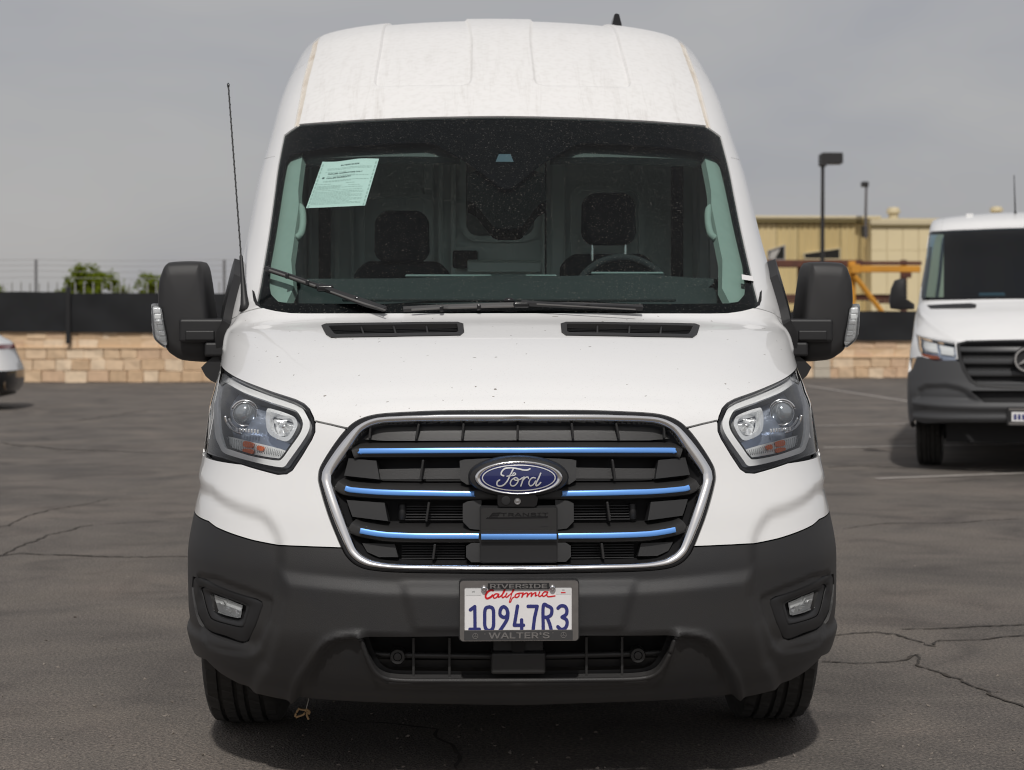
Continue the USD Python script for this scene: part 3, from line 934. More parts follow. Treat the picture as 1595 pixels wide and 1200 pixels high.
HOOD = Polygon(stp(HOODpx) + stp(HLpx[1:11]) + stp([(492, 656), (515, 661), (538, 666.5)]) + stp([(542, 667), (558, 655), (577, 648), (600, 644.5), (643, 642), (700, 640), (C0, 639.5)])).buffer(0).difference(OBp).difference(HL)
fb = [(318, 811.5), (330, 820.5), (360, 832.5), (390, 841.5), (432, 849.6), (450, 850.8), (492, 852.5), (534, 854)]
sA, sB = 1.02 * LS, 1.10 * LS
FASC = Polygon([(sB, zt(0.905)), (1.0 * LS, zt(0.912))] + stp([(376.7, 723), (410, 733), (433, 739), (446.7, 738), (455, 732.5), (470, 710), (485, 685), (490, 673), (490, 660), (492, 657), (515, 662), (538, 667.5)]) + stp([(560, 700), (560, 854)]) + stp(fb[::-1]) + [(1.0 * LS, zt(.752)), (sB, zt(0.775))]).buffer(0).difference(OBp).difference(HL)
bot = [(C0, 1098), (700, 1096), (600, 1094), (520, 1090), (456, 1085), (414, 1077), (372, 1065), (345, 1050), (321, 1028)]
BUMP = Polygon([(sB, zt(0.775)), (1.0 * LS, zt(.752))] + stp(fb) + stp([(560, 855), (600, 840), (C0, 840)]) + stp(bot) + [(1.0 * LS, zt(0.315)), (sB, zt(0.33))]).buffer(0).difference(OBp)
LGpx = [(C0, 989), (700, 989.5), (562, 991), (568, 1010), (576, 1029), (586, 1045), (600, 1055), (622, 1059), (700, 1060), (C0, 1060)]
LG = px_poly(S, [tuple(p) for p in spl(LGpx[2:9], 6)] + [LGpx[9], LGpx[0], LGpx[1]])
FOGpx = [(303, 898.5), (320, 903), (400, 934), (407, 938), (408, 943.5), (397, 975), (386, 1000), (375, 1003), (327, 987), (315, 976), (305, 945), (301.5, 915)]
FOFF = -0.019
FOG = px_poly(S, FOGpx, FOFF)
BUMP = BUMP.difference(LG).difference(FOG)

# creases pressed into the panels
pocket = Polygon([(0.97 * LS, zt(0.84)), (0.95 * LS, zt(.86))] + stp([(330, 754.7), (351, 770.5), (377.5, 782.7), (403.7, 790.6), (416, 796), (428, 810.7), (438.7, 828), (446, 848), (446, 880), (437, 930), (428, 970), (412, 1012), (397, 1022), (350, 1012)]) + [(0.95 * LS, zt(0.40)), (0.97 * LS, zt(.42))]).buffer(0)
S.disp.append(("in", pocket, -0.014, 0.034))
fogp = Polygon(stp([(304, 893), (330, 897), (380, 916), (421, 932), (426, 939), (418, 970), (405, 1011), (397, 1020), (387, 1024), (350, 1020), (322, 1010), (304, 980), (298, 935), (299, 895)])).buffer(0)
S.disp.append(("in", fogp, -0.007, 0.011))
shelf = Polygon(stp([(432, 884), (447, 888), (600, 903), (C0 + 60, 906), (C0 + 60, 1120), (385, 1075), (408, 1026), (424, 970), (432, 930)])).buffer(0)
S.disp.append(("in", shelf, 0.018, 0.040))
insert = px_poly(S, [(459, 1120), (459, 1084), (480, 1036), (498, 1009), (512, 996), (530, 990), (562, 987), (C0 + 60, 986), (C0 + 60, 1120)])
S.disp.append(("in", insert, -0.016, 0.012))
S.disp.append(("line", LineString(stp([(459, 1084), (480, 1036), (498, 1009), (512, 996), (530, 990), (560, 988)])), 0.010, 0.009))
S.disp.append(("line", LineString(stp([(562, 990), (570, 1010), (582, 1038), (591, 1053), (606, 1062), (700, 1064), (C0 + 60, 1064)])), 0.008, 0.010))
S.disp.append(("line", LineString(stp([(556, 634), (600, 630.5), (700, 627.5), (C0 + 60, 626.5)])), 0.004, 0.012))
S.disp.append(("in", px_poly(S, [(621, 904), (642, 984), (C0 + 80, 985), (C0 + 80, 903)]), 0.007, 0.015))
hd = stp([(404, 479), (376, 492), (356, 515), (349, 545)])
S.disp.append(("line", LineString(hd), 0.006, 0.02))
# two long flats pressed into the roof
ribs = px_poly(S, [(583, 130), (590, 134), (725, 132.5), (734, 128), (735.5, 60), (735, 28), (598, 36), (590, 80)])
rc = np.array(ribs.exterior.coords)
s_out, s_in, t_lo = rc[:, 0].max(), rc[:, 0].min(), rc[:, 1].min()
ribs = Polygon(stp([(583, 128), (586, 133), (594, 134.5), (720, 133), (732, 130), (735, 122), (735.5, 60)]) + [(S.st([(735.5, 60)])[0][0], S.T), (S.st([(594, 60)])[0][0], S.T)] + stp([(594, 60)])).buffer(0)
S.disp.append(("in", ribs, -0.010, 0.0045))

gap = 0.0022
HOODM = usdkit.material(stage, "/World/Looks/specked_white_paint", {
    "g": ("geometry", {}), "n": ("noise_texture", {"scale": 75.0, "detail": 0.0}), "n2": ("noise_texture", {"scale": 6.0, "detail": 3.0}), "n3": ("noise_texture", {"scale": 260.0, "detail": 1.0}),
    "r": ("map_range", {"from_min": 0.835, "from_max": 0.86, "to_min": 0.0, "to_max": 0.85, "clamp": True}), "r3": ("map_range", {"from_min": 0.6, "from_max": 0.8, "to_min": 0.0, "to_max": 0.16, "clamp": True}),
    "mx": ("math", {"math_type": "maximum"}), "c": ("mix_color", {"a": (0.79, 0.79, 0.785), "b": (0.16, 0.14, 0.11)}), "p": ("principled_bsdf", {"roughness": 0.34, "coat_weight": 1.0})},
    [("g.position", "n.vector"), ("g.position", "n3.vector"), ("n.fac", "r.value"), ("n3.fac", "r3.value"), ("r.result", "mx.value1"), ("r3.result", "mx.value2"), ("mx.value", "c.fac"), ("c.result", "p.base_color")], surface="p.BSDF")
put(van, "hood", patch(S, HOOD.buffer(-gap).difference(px_poly(S, [(504, 509), (510, 507), (712, 505), (719, 507), (720, 517), (715, 521.5), (518, 525), (512, 522)])), 0.018, 0.0, 0.02), HOODM, True)
pair(van, "front_panel", S, FASC.buffer(-gap), 0.015, 0.0, 0.02, WHITE)
bumper = put(van, "bumper", patch(S, BUMP.buffer(-gap * 0.7), 0.009, 0.0, 0.03), PLASTIC, True)

# roof panel, drip channels, pillars and sides
ditch_o = [(458.5, 198), (468, 150), (477, 108), (485, 80), (493, 58)]
ditch_i = [(465.5, 194.5), (476, 148), (486, 105), (493, 78), (500.5, 57)]
DO, DI = S.st(ditch_o), S.st(ditch_i)
ROOF = Polygon(stp([(C0, 181), (780, 181), (700, 182), (600, 185), (520, 189.5), (467, 193.5)]) + [tuple(p) for p in DI] + [(DI[-1][0], S.T), (0, S.T), (-0.1, S.T)]).buffer(0)
DITCH = Polygon([tuple(p) for p in DO] + [(DO[-1][0], S.T), (DI[-1][0], S.T)] + [tuple(p) for p in DI[::-1]]).buffer(0)
DUSTW = usdkit.material(stage, "/World/Looks/dusty_roof_paint", {
    "g": ("geometry", {}), "mp": ("mapping", {"scale": (14, 1.2, 1.2)}), "n": ("noise_texture", {"scale": 1.6, "detail": 6.0, "roughness": 0.7, "distortion": 0.4}),
    "n2": ("noise_texture", {"scale": 45.0, "detail": 3.0}), "sp": ("separate_xyz", {}),
    "lo": ("map_range", {"from_min": 2.05, "from_max": 2.45, "to_min": 1.0, "to_max": 0.25, "clamp": True}),
    "r": ("map_range", {"from_min": 0.52, "from_max": 0.80, "to_min": 0.0, "to_max": 0.55, "clamp": True}),
    "r2": ("map_range", {"from_min": 0.45, "from_max": 0.8, "to_min": 0.03, "to_max": 0.2, "clamp": True}),
    "mu": ("math", {"math_type": "multiply"}), "ad": ("math", {"math_type": "add"}), "mx": ("mix_color", {"a": (0.79, 0.785, 0.775), "b": (0.40, 0.37, 0.33)}), "p": ("principled_bsdf", {"roughness": 0.42, "coat_weight": 0.25})},
    [("g.position", "mp.vector"), ("mp.vector", "n.vector"), ("g.position", "n2.vector"), ("g.position", "sp.vector"), ("sp.z", "lo.value"), ("n.fac", "r.value"), ("n2.fac", "r2.value"), ("r.result", "mu.value1"), ("lo.result", "mu.value2"),
     ("mu.value", "ad.value1"), ("r2.result", "ad.value2"), ("ad.value", "mx.fac"), ("mx.result", "p.base_color")], surface="p.BSDF")
put(van, "roof", patch(S, ROOF.buffer(-0.001), 0.018, 0.0, 0.012, crease=LineString(ribs.exterior.coords)), DUSTW, True)
SEALD = M("drip_sealer", (0.62, 0.58, 0.52), 0.7, var=0.3, vscale=8.0, tint=(0.42, 0.35, 0.27))
put(van, "drip_channel", patch(S, DITCH.buffer(0.004), 0.02, -0.009, 0), SEALD, True)
rear = S.yz([(6.0, z) for z in np.linspace(0.33, 2.66, 30)])
front_lim = [(sB, zt(0.33)), (sB, zt(0.775)), (sB, zt(0.905)), (1.10, zt(0.93))]
SIDE = Polygon([(sB, zt(0.34))] + [tuple(p) for p in rear] + [(rear[-1][0], S.T), (0, S.T), (0, zt(0.34))]).buffer(0)


def arch(yc, r):
    a = np.linspace(0, 2 * np.pi, 48)
    return Polygon(S.yz(np.stack([yc + r * np.cos(a), 0.36 + r * np.sin(a)], 1))).buffer(0)


front_half = unary_union([Polygon([(0, -1), (sB, -1), (sB, zt(0.905)), (1.0, zt(0.905)), (1.0, zt(1.0)), (0, zt(1.0))])])
wind = Polygon(S.yz([(1.56, 1.36), (1.74, 1.60), (1.95, 1.81), (2.02, 1.84), (2.38, 1.86), (2.38, 1.335), (1.60, 1.32)])).buffer(0)
BODY = SIDE.difference(unary_union([front_half, HOOD, FASC, BUMP, HL, WS.buffer(0.001), OBp, ROOF, DITCH, arch(1.02, 0.43), arch(4.78, 0.43), wind.buffer(0.03)]))
BODY = BODY.intersection(sbox(0.2, -1, 50, 50))
seam = S.yz([(2.46, z) for z in np.linspace(0.3, 2.6, 40)])
REAR = Polygon([tuple(p) for p in seam] + [(60, seam[-1][1]), (60, -1), (seam[0][0], -1)]).buffer(0)
b1 = BODY.difference(REAR).buffer(-0.002)
b1 = unary_union([g for g in getattr(b1, "geoms", [b1]) if g.area > 0.004])
# the pillar joint near the top of the windscreen
jn = LineString(stp([(428, 244), (411, 249)])).buffer(0.0016)
pair(van, "body_side", S, b1.difference(jn), 0.022, 0.0, 0.015, WHITE)
b2 = BODY.intersection(REAR).buffer(-0.002)
pair(van, "cargo_side", S, max(getattr(b2, "geoms", [b2]), key=lambda g: g.area), 0.08, 0.0, 0.012, WHITE, hb=0.03)
tr_ = wind.buffer(0.028)
pair(van, "door_window_trim", S, tr_.difference(wind.buffer(-0.02)), 0.02, 0.003, 0.03, DARK)
pair(van, "door_window", S, wind.buffer(-0.018), 0.03, 0.0, 0, SGLASS)
sail = Polygon(S.yz([(1.20, 1.30), (1.34, 1.46), (1.46, 1.52), (1.50, 1.30), (1.45, 1.10), (1.22, 1.12)])).buffer(0.01)
pair(van, "mirror_sail", S, sail, 0.02, 0.030, 0.04, DARK)
put(van, "rear_wall", bx(-0.84, 0.84, 5.97, 6.0, 0.35, 2.60, 0.02), WHITE, False)
put(van, "lower_sill", [bx(s * 0.90, s * 0.955, 1.5, 4.3, 0.30, 0.42, 0.02) for s in (-1, 1)], PLASTIC, False)

# dark structure behind the panels
inner = Polygon([(0, zt(0.27)), (1.16, zt(0.30)), (1.16, zt(1.16)), (1.02, zt(1.2)), (0, zt(1.28))]).difference(OBp.union(affinity.scale(OBp, -1, 1, origin=(0, 0))).buffer(-0.015)).difference(LG.buffer(-0.01)).difference(HL.buffer(-0.02)).difference(FOG.buffer(-0.012)).difference(HOOD.buffer(-0.05)).difference(FASC.buffer(-.05))
put(van, "inner_structure", patch(S, inner, 0.03, -0.028, 0), BLACKM, True)
put(van, "underbody", [bx(-0.70, 0.70, 0.36, 5.7, 0.24, 0.62, 0.03), bx(-0.94, 0.94, 1.5, 4.3, 0.32, 0.60), bx(-0.9, 0.9, 5.25, 5.9, .32, .6), bx(-0.88, 0.88, 0.62, 0.70, 0.5, 1.1)], BLACKM, False)

# ---------------------------------------------------------------- bonnet vents
vo = [(500.7, 508.5), (508, 505.7), (610, 504.2), (713, 503.3), (721.7, 506), (723, 518.3), (717, 523.4), (610, 525.3), (515.7, 526.8), (508, 522)]
vi = [(512, 509.8), (515, 509.3), (612, 507.6), (711, 506.4), (712.5, 507.5), (714, 518), (711, 519.4), (612, 520.9), (525, 522.3), (521, 521.5)]
vo_, vi_ = px_poly(S, vo), px_poly(S, vi)
vent_l = [patch(S, vo_.difference(vi_), 0.008, 0.004, 0.02, both=False), patch(S, vi_.buffer(0.002), 0.01, -0.016, 0, both=False)]
ribs_ = []
for u in (562, 613, 664):
    x = S.inv([(u, 507.5), (u + 5 if u == 562 else u + 4 if u == 613 else u + 3, 521)])
    ribs_.append(tube(np.linspace(*S.PD(x[:, 0], x[:, 1], -0.003), 4), 0.0032, 6))
lou = []
for k in range(5):
    f0 = (k + 0.7) / 5.6
    a, b = (512 + 9 * f0, 509.8 + 12 * f0), (711.5 + 2 * f0, 506.6 + 12.6 * f0)
    x = S.inv(np.linspace(a, b, 14))
    lou.append(sweep(S.PD(x[:, 0], x[:, 1], -0.009), S.N(x[:, 0], x[:, 1]), [(0.003, 0.0015), (-0.004, 0.004), (-0.004, 0.002), (0.003, -0.001)]))
for mm in (lambda m: m, mirror):
    vt = put(van, "hood_vent", mm(vent_l[0]), PLASTIC, True)
    put(vt, "vent_back", mm(vent_l[1]), BLACKM, True)
    for m in ribs_:
        put(vt, "rib", mm(m), SLATM, True)
    for m in lou:
        put(vt, "louvre", mm(m), DARK, True)

# ---------------------------------------------------------------- grille
PEAK = [tuple(0.55 * np.array(a) + 0.45 * np.array(b)) for a, b in zip(CO, CI)]
CIs = [tuple(np.array(b) * 0.93 + 0.07 * np.array([804, 768])) for b in CI]


def ring_half(contours, offs):
    m = contour_loft(S, contours, offs, 5)
    v = m.vertices.copy()
    k = len(v) // len(contours)
    for r in range(len(contours)):
        v[r * k, 0] = v[r * k + k - 1, 0] = 0
    m.vertices = v
    m = outward(m, (0, -1, 0))
    m2 = trimesh.util.concatenate([m, mirror(m)])
    m2.merge_vertices(digits_vertex=5)
    return m2


grille = put(van, "grille", ring_half([CI, CI, CIs], [-0.006, -0.03, -0.06]), DARK, 40)
put(grille, "surround", ring_half([OB, OB, [tuple(.6 * np.array(a) + .4 * np.array(b)) for a, b in zip(OB, CO)], CO, CO], [-0.02, -0.002, 0.001, 0.0, -0.012]), GLOSSB, 40)
put(grille, "chrome_frame", ring_half([CO, CO, [tuple(.85 * np.array(a) + .15 * np.array(b)) for a, b in zip(CO, CI)], PEAK, [tuple(.12 * np.array(a) + .88 * np.array(b)) for a, b in zip(CO, CI)], CI, CI], [-0.012, 0.002, 0.007, 0.010, 0.004, -0.002, -0.02]), CHROME, 50)
CIst = Polygon(spl([(0.0, S.st([(803.5, 655.5)])[0][1])] + stp(CI[1:-1]) + [(0.0, S.st([(803.5, 881)])[0][1])], 4)).buffer(0)
put(grille, "backing", patch(S, CIst.buffer(0.01), 0.03, -0.085, 0), BLACKM, True)


def spine(pts, k=10, off=0.0):
    """Left half of a bar, traced from its outer end to the centre, as a full symmetric path with normals."""
    q = spl(pts, k)
    x = S.inv(q, off)
    x[-1, 0] = 0
    p, n = S.P(x[:, 0], x[:, 1]) + S.N(x[:, 0], x[:, 1]) * off, S.N(x[:, 0], x[:, 1])
    p, n = np.vstack([p, p[-2::-1] * [-1, 1, 1]]), np.vstack([n, n[-2::-1] * [-1, 1, 1]])
    return p, n


def span(pts, k=10, off=0.0):
    x = S.inv(spl(pts, k), off)
    return S.P(x[:, 0], x[:, 1]) + S.N(x[:, 0], x[:, 1]) * off, S.N(x[:, 0], x[:, 1])


SLATP = [(-0.060, 0.040), (-0.020, 0.024), (-0.006, 0.0135), (0.0, 0.008), (0.0, -0.009), (-0.004, -0.0155), (-0.012, -0.0175), (-0.060, -0.013)]
s1 = [(549, 706), (556, 703.5), (575, 702.8), (640, 702.5), (720, 702), (803.5, 702)]
s2 = [(524, 754), (532, 759), (545, 763), (594, 767), (650, 768.5), (720, 769), (803.5, 769)]
s3 = [(545, 819), (553, 824), (568, 828), (608, 834), (660, 835.5), (720, 835.5), (803.5, 835.5)]
for s_ in (s1, s2, s3):
    p, n = spine(s_, 8, -0.010)
    put(grille, "slat", sweep(p, n, SLATP), SLATM, 40)
STR = [(-0.006, 0.0072), (0.0035, 0.0068), (0.0055, 0.002), (0.0050, -0.005), (0.003, -0.0072), (-0.006, -0.0078)]


def tapered(p, n, prof, e0=0.012, e1=0.0):
    m = sweep(p, n, prof)
    return m


p, n = spine([(561, 704), (568, 702.9), (640, 702.4), (720, 702), (803.5, 702)], 10, -0.007)
put(grille, "blue_strip", sweep(p, n, STR), BLUEM, 40)
for mm in (lambda m: m, mirror):
    p, n = span([(538.5, 761), (550, 763.6), (594, 767), (650, 768.4), (700, 769.2), (722, 769.4), (741, 769.6)], 8, -0.007)
    put(grille, "blue_strip", mm(sweep(p, n, STR, shear=1.5)), BLUEM, 40)
    p, n = span([(561.5, 827), (580, 830.4), (608, 833.6), (660, 835.3), (700, 835.5), (745.5, 835.5)], 8, -0.007)
    put(grille, "blue_strip", mm(sweep(p, n, STR)), BLUEM, 40)
# upper panel, side blocks and uprights
put(grille, "upper_panel", patch(S, px_poly(S, [(560, 684), (566, 664), (600, 661.5), (C0, 660.5), (C0, 686), (600, 687)], -0.034), 0.02, -0.034, 0), SLATM, True)
put(grille, "middle_panel", patch(S, px_poly(S, [(588, 731), (724, 729), (724, 746), (590, 747)], -0.04), 0.02, -0.040, 0, both=False), SLATM, True)
put(grille, "middle_panel", mirror(patch(S, px_poly(S, [(588, 731), (724, 729), (724, 746), (590, 747)], -0.04), 0.02, -0.040, 0, both=False)), SLATM, True)
for mm in (lambda m: m, mirror):
    for q, o in (([(543, 714), (586, 718), (591, 747), (536, 741)], -0.022), ([(540, 779), (599, 783.5), (604.5, 812), (549, 805)], -0.022), ([(564, 846), (615, 848), (620, 868), (590, 868), (572, 860)], -0.034)):
        put(grille, "corner_block", mm(patch(S, px_poly(S, q, o), 0.012, o, 0.04, both=False)), DARK, True)
    for u, v0, v1, du, o in ((575.7, 664, 683, 1, -0.012), (648, 661, 684, 4, -0.014), (720, 660.5, 684, 2, -0.014), (655, 717, 748, 4, -0.016), (664, 783, 813, 4, -0.016), (674.5, 848, 872, 3, -0.016)):
        a, b = at_off(u, v0, o)[0], at_off(u + du, v1, o)[0]
        c = (a + b) / 2
        m = bx(-0.0032, 0.0032, 0, 0.04, -np.linalg.norm(b - a) / 2, np.linalg.norm(b - a) / 2, 0.0015)
        m.apply_transform(trimesh.transformations.rotation_matrix(math.atan2(-(b - a)[0], -(b - a)[2]) * -1, [0, 1, 0]))
        m.apply_translation(c)
        put(grille, "upright", mm(m), SLATM, False)
    for v0, v1 in ((787, 812), (848, 872)):
        for k in range(6):
            v = v0 + (v1 - v0) * (k + 0.5) / 6
            p, n = span([(626, v), (670, v), (724, v)], 3, -0.062)
            put(grille, "cooling_fin", mm(sweep(p, n, [(0.004, 0.0012), (-0.01, 0.002), (-0.01, -0.001), (0.004, -0.0012)])), DARK, False)
    c = S.PD(*S.inv([(622, 795)])[0], -0.06)
    put(grille, "coolant_pipe", mm(tube([c + [0, 0, -0.02], c, c + [0, 0, 0.022]], 0.011, 12)), DARK, True)
p, n = spine([(803.5, 671.0)], 1) if False else (None, None)
x = S.inv([(803.5, 660.5), (803.5, 684)])
a, b = S.PD(x[:, 0], x[:, 1], -0.014)
put(grille, "upright", bx(-0.0032, 0.0032, a[1], a[1] + 0.04, b[2], a[2], 0.0015), SLATM, False)

# emblem pod and oval badge
EY = 0.004
ec = (0.0, at_y(804.5, 744.3, EY)[2])
kE = (EY - CY) / F0
for mm in (lambda m: m, mirror):
    for q, o in (([(716, 718), (724, 716), (765, 714), (765, 757), (727, 755), (717, 748)], -0.012), ([(721, 785), (729, 781), (750, 779), (750, 826), (732, 824), (721, 813)], -0.012), ([(726, 851), (734, 846), (750, 846), (750, 876), (734, 876), (726, 868)], -0.016)):
        put(grille, "centre_pod", mm(patch(S, px_poly(S, q, o), 0.012, o, 0.045, both=False)), DARK, True)
pod = [ell(79 * kE, 32.5 * kE, EY + 0.06, ec), ell(78.5 * kE, 32 * kE, EY + 0.012, ec), ell(76 * kE, 29.5 * kE, EY + 0.001, ec), ell(69 * kE, 26.5 * kE, EY, ec)]
bdg = put(van, "badge", outward(rings_mesh(pod, True), (0, -1, 0)), DARK, 40)
put(bdg, "badge_rim", outward(rings_mesh([ell(69 * kE, 26.5 * kE, EY + 0.001, ec), ell(67.5 * kE, 26 * kE, EY - 0.006, ec), ell(64 * kE, 24.5 * kE, EY - 0.0085, ec), ell(60.5 * kE, 23 * kE, EY - 0.004, ec)]), (0, -1, 0)), CHROME, True)
face = []
for q in np.linspace(1, 0.02, 12):
    face.append(ell(60.5 * kE * q, 23 * kE * q, EY - 0.004 - 0.007 * (1 - q * q), ec))
put(bdg, "badge_face", outward(rings_mesh(face, True, False, True), (0, -1, 0)), NAVY, True)


def dome_y(x, z):
    q2 = np.minimum((x / (60.5 * kE)) ** 2 + ((z - ec[1]) / (23 * kE)) ** 2, 1)
    return EY - 0.004 - 0.007 * (1 - q2)


def on_dome(m, lift):
    m = m.subdivide().subdivide() if len(m.faces) < 2500 else m
    v = m.vertices
    d = v[:, 1] - v[:, 1].min()
    m.vertices = np.stack([v[:, 0], dome_y(v[:, 0], v[:, 2]) - lift + d, v[:, 2]], 1)
    return m


lineE = Polygon(ell(57.5 * kE, 20.6 * kE, 0, ec)[:, [0, 2]]).difference(Polygon(ell(55.8 * kE, 19.3 * kE, 0, ec)[:, [0, 2]]))
put(bdg, "badge_line", on_dome(flat(lineE, 0, 0.002), 0.0013), LETTER, False)


def strokes(lines, org, sc, k=6):
    """Pen strokes (points in a close-up's pixels with a width) as one outline in metres."""
    gs = []
    for w, pts in lines:
        p = np.asarray(pts, float)
        q = spl(p, k) if len(p) > 2 else p
        q = (q - org) * [sc, -sc]
        gs.append(LineString(q).buffer(w * sc / 2, quad_segs=4))
    return unary_union(gs)


FORD = [(13, [(610, 300), (588, 290), (592, 262), (625, 232), (680, 226), (740, 235), (800, 247), (835, 246), (855, 237)]), (13, [(700, 236), (675, 285), (645, 345), (612, 385), (575, 398), (548, 385), (552, 355), (572, 340)]),
        (9, [(640, 305), (668, 300), (702, 297), (722, 285), (708, 272), (694, 288)]), (11, [(702, 325), (680, 345), (672, 372), (685, 395), (712, 392), (738, 365), (745, 335), (728, 318), (706, 324), (722, 342), (760, 335), (785, 318)]),
        (12, [(800, 312), (785, 350), (770, 396)]), (11, [(786, 345), (812, 318), (835, 312), (842, 326)]),
        (11, [(905, 322), (880, 318), (855, 340), (845, 372), (858, 395), (885, 385), (908, 350)]), (13, [(955, 278), (935, 325), (913, 372), (915, 395), (940, 382), (955, 365)])]
fs = affinity.translate(strokes(FORD, (752, 322), kE / 6.0), ec[0], ec[1])
put(bdg, "badge_lettering", on_dome(flat(fs, 0, 0.002), 0.0016), LETTER, False)

# front camera under the badge
cy0 = EY - 0.002
cpx = lambda u, v, y=cy0: tuple(at_y(u, v, y)[[0, 2]])
cb = put(van, "front_camera", flat(Polygon([cpx(775, 771), (cpx(833, 771)), cpx(838, 776), cpx(836, 787), cpx(832, 789.5), cpx(778, 789.5), cpx(775, 786)]), cy0, 0.05), GLOSSB, False)
lc = cpx(806, 781)
put(cb, "camera_lens", outward(rings_mesh([ell(r * kE, r * kE, cy0 - d, lc, 24) for r, d in ((5.2, -0.001), (5.0, 0.004), (3.9, 0.004), (3.3, 0.001), (1.5, 0.0015))], True, False, True), (0, -1, 0)), SATIN, 40)
lc2 = cpx(788, 780)
put(cb, "camera_cap", outward(rings_mesh([ell(r * kE, r * kE, cy0 - d, lc2, 24) for r, d in ((7, -0.001), (6.8, 0.002), (5.5, 0.0025))], True, False, True), (0, -1, 0)), DARK, 40)

# charge-port door with the model lettering
DY = 0.006
dr = lambda u, v, y=DY: tuple(at_y(u, v, y)[[0, 2]])
d0, d1 = dr(748.5, 876), dr(865.5, 791.5)
hw_ = (d1[0] - d0[0]) / 2
up_ = put(van, "charge_flap", flat(rrect(-hw_, hw_, dr(804, 829)[1], d1[1], 0.005), DY, 0.03), SLATM, False)
put(up_, "flap_gap", flat(rrect(-hw_ - 0.004, hw_ + 0.004, d0[1] - 0.003, d1[1] + 0.004, 0.008), DY + 0.004, 0.03), BLACKM, False)
put(up_, "lower_flap", flat(rrect(-hw_, hw_, d0[1], dr(804, 843)[1], 0.005), DY + 0.002, 0.03), DARK, False)
p = np.array([[-hw_, DY - 0.010, dr(804, 835.5)[1]], [0, DY - 0.010, dr(804, 835.5)[1]], [hw_, DY - 0.010, dr(804, 835.5)[1]]])
put(up_, "flap_slat", flat(sbox(-hw_, dr(804, 844)[1], hw_, dr(804, 826)[1]), DY - 0.004, 0.03), SLATM, False)
put(up_, "blue_strip", sweep(p, np.tile([[0, -1.0, 0]], (3, 1)), STR), BLUEM, 40)
zt0 = dr(806, 803.5)[1]
zc = lambda cu, cv: np.array(dr(680 + cu / 6.0, 690 + cv / 6.0))
put(up_, "model_lettering", [text_at("TRANSIT", 0.0085, zc(822, 0)[0], zc(0, 686)[1], DY - 0.0016, 0.002, False, width=(1048 - 604) / 6 * kE)] +
    [flat(Polygon([zc(*q) for q in e]), DY - 0.0016, 0.002) for e in ([(522, 655), (600, 650), (594, 661), (530, 664), (522, 672), (584, 670), (580, 678), (512, 681), (504, 690), (576, 688), (572, 697), (488, 697)], [(462, 708), (480, 692), (488, 699), (1042, 684), (1036, 700)])], GLOSSB, False)
put(up_, "small_label", flat(sbox(*zc(975, 782), *zc(1038, 758)), DY - 0.0012, 0.002), PLASTIC, False)

# ---------------------------------------------------------------- headlights
RO = [(346, 581), (380, 601.7), (426.7, 618), (460, 629), (470, 635), (478, 648), (482.5, 660), (480, 673), (470, 690), (450, 718), (443, 726.7), (433, 727.5), (403, 721.7), (365, 711.7), (348, 705), (341.7, 695), (335, 676.7), (333, 633), (338, 596.7)]
RI = [(348, 595), (380, 611.7), (416.7, 625), (453, 636.7), (463, 641.7), (470, 653), (471.7, 663), (466.7, 676.7), (451.7, 698), (440, 714), (430, 717.5), (393, 711), (360, 701), (350, 696.7), (345, 683), (341.7, 666.7), (340, 633), (343, 605)]


def hlp(pts, off):
    q = S.st(spl(pts, 4, True), off)
    g = Polygon(q)
    return g if g.is_valid else g.buffer(0)


HLi = HL.buffer(-0.007)
OFFR, OFFB = -0.014, -0.055
ring = hlp(RO, OFFR).difference(hlp(RI, OFFR))
LENSR = M("drl_light_guide", (0.86, 0.86, 0.86), 0.25, coat=0.8)
pc, pn = at_off(381, 645.5, -0.030)
sph = trimesh.creation.icosphere(3, 0.0335)
sph.vertices = sph.vertices * [1, 0.75, 1] + pc + [0, 0.012, 0]
arcs = []
for r0, a0, a1, w in ((0.047, 195, 345, 0.0035), (0.057, 185, 262, 0.004), (0.040, 20, 160, 0.003)):
    a = np.radians(np.linspace(a0, a1, 22))
    arcs.append(tube(np.stack([pc[0] + r0 * np.cos(a), np.full(22, pc[1] + 0.004), pc[2] + r0 * np.sin(a)], 1), w, 8))
bez = outward(rings_mesh([np.stack([pc[0] + r * np.cos(t_), np.full(40, pc[1] + d), pc[2] + r * np.sin(t_)], 1) for t_ in [np.arange(40) * 2 * np.pi / 40] for r, d in ((0.036, 0.004), (0.0345, 0.0), (0.0325, 0.004))]), (0, -1, 0))
r2o = [(416.7, 642), (428, 640.5), (456, 650), (464, 658), (464, 668), (452, 687), (437, 686), (419, 673.5)]
r2i = [(422, 647), (430, 646), (453, 654), (458.5, 660), (458, 668), (449.5, 681), (438, 680), (424.5, 670)]
OFF2 = -0.032
ts = [(346, 679.5), (390, 688), (447, 703), (441.5, 714), (400, 709), (356, 699)]
facets = []
for k in range(9):
    r_ = np.random.default_rng(k)
    u, v = 441 + r_.uniform(-13, 13), 664 + r_.uniform(-12, 12)
    c, _ = at_off(u, v, -0.040)
    facets.append(trimesh.convex.convex_hull(c + r_.normal(size=(7, 3)) * [0.008, 0.004, 0.008]))
bulb, _ = at_off(443, 665, -0.034)
bl = trimesh.creation.icosphere(2, 0.008)
bl.apply_translation(bulb)
bars = []
for k in range(26):
    f = (k + 0.5) / 26
    u, v0, v1 = 349 + 94 * f, 680.5 + 23 * f, 699 + 14.5 * f
    x = S.inv([(u + 4 * (1 - f), v0 + 1), (u + 4, v1 - 1)], -0.031)
    P_ = S.P(x[:, 0], x[:, 1]) + S.N(x[:, 0], x[:, 1]) * -0.030
    bars.append(tube(np.linspace(P_[0], P_[1], 3), 0.0016, 5))
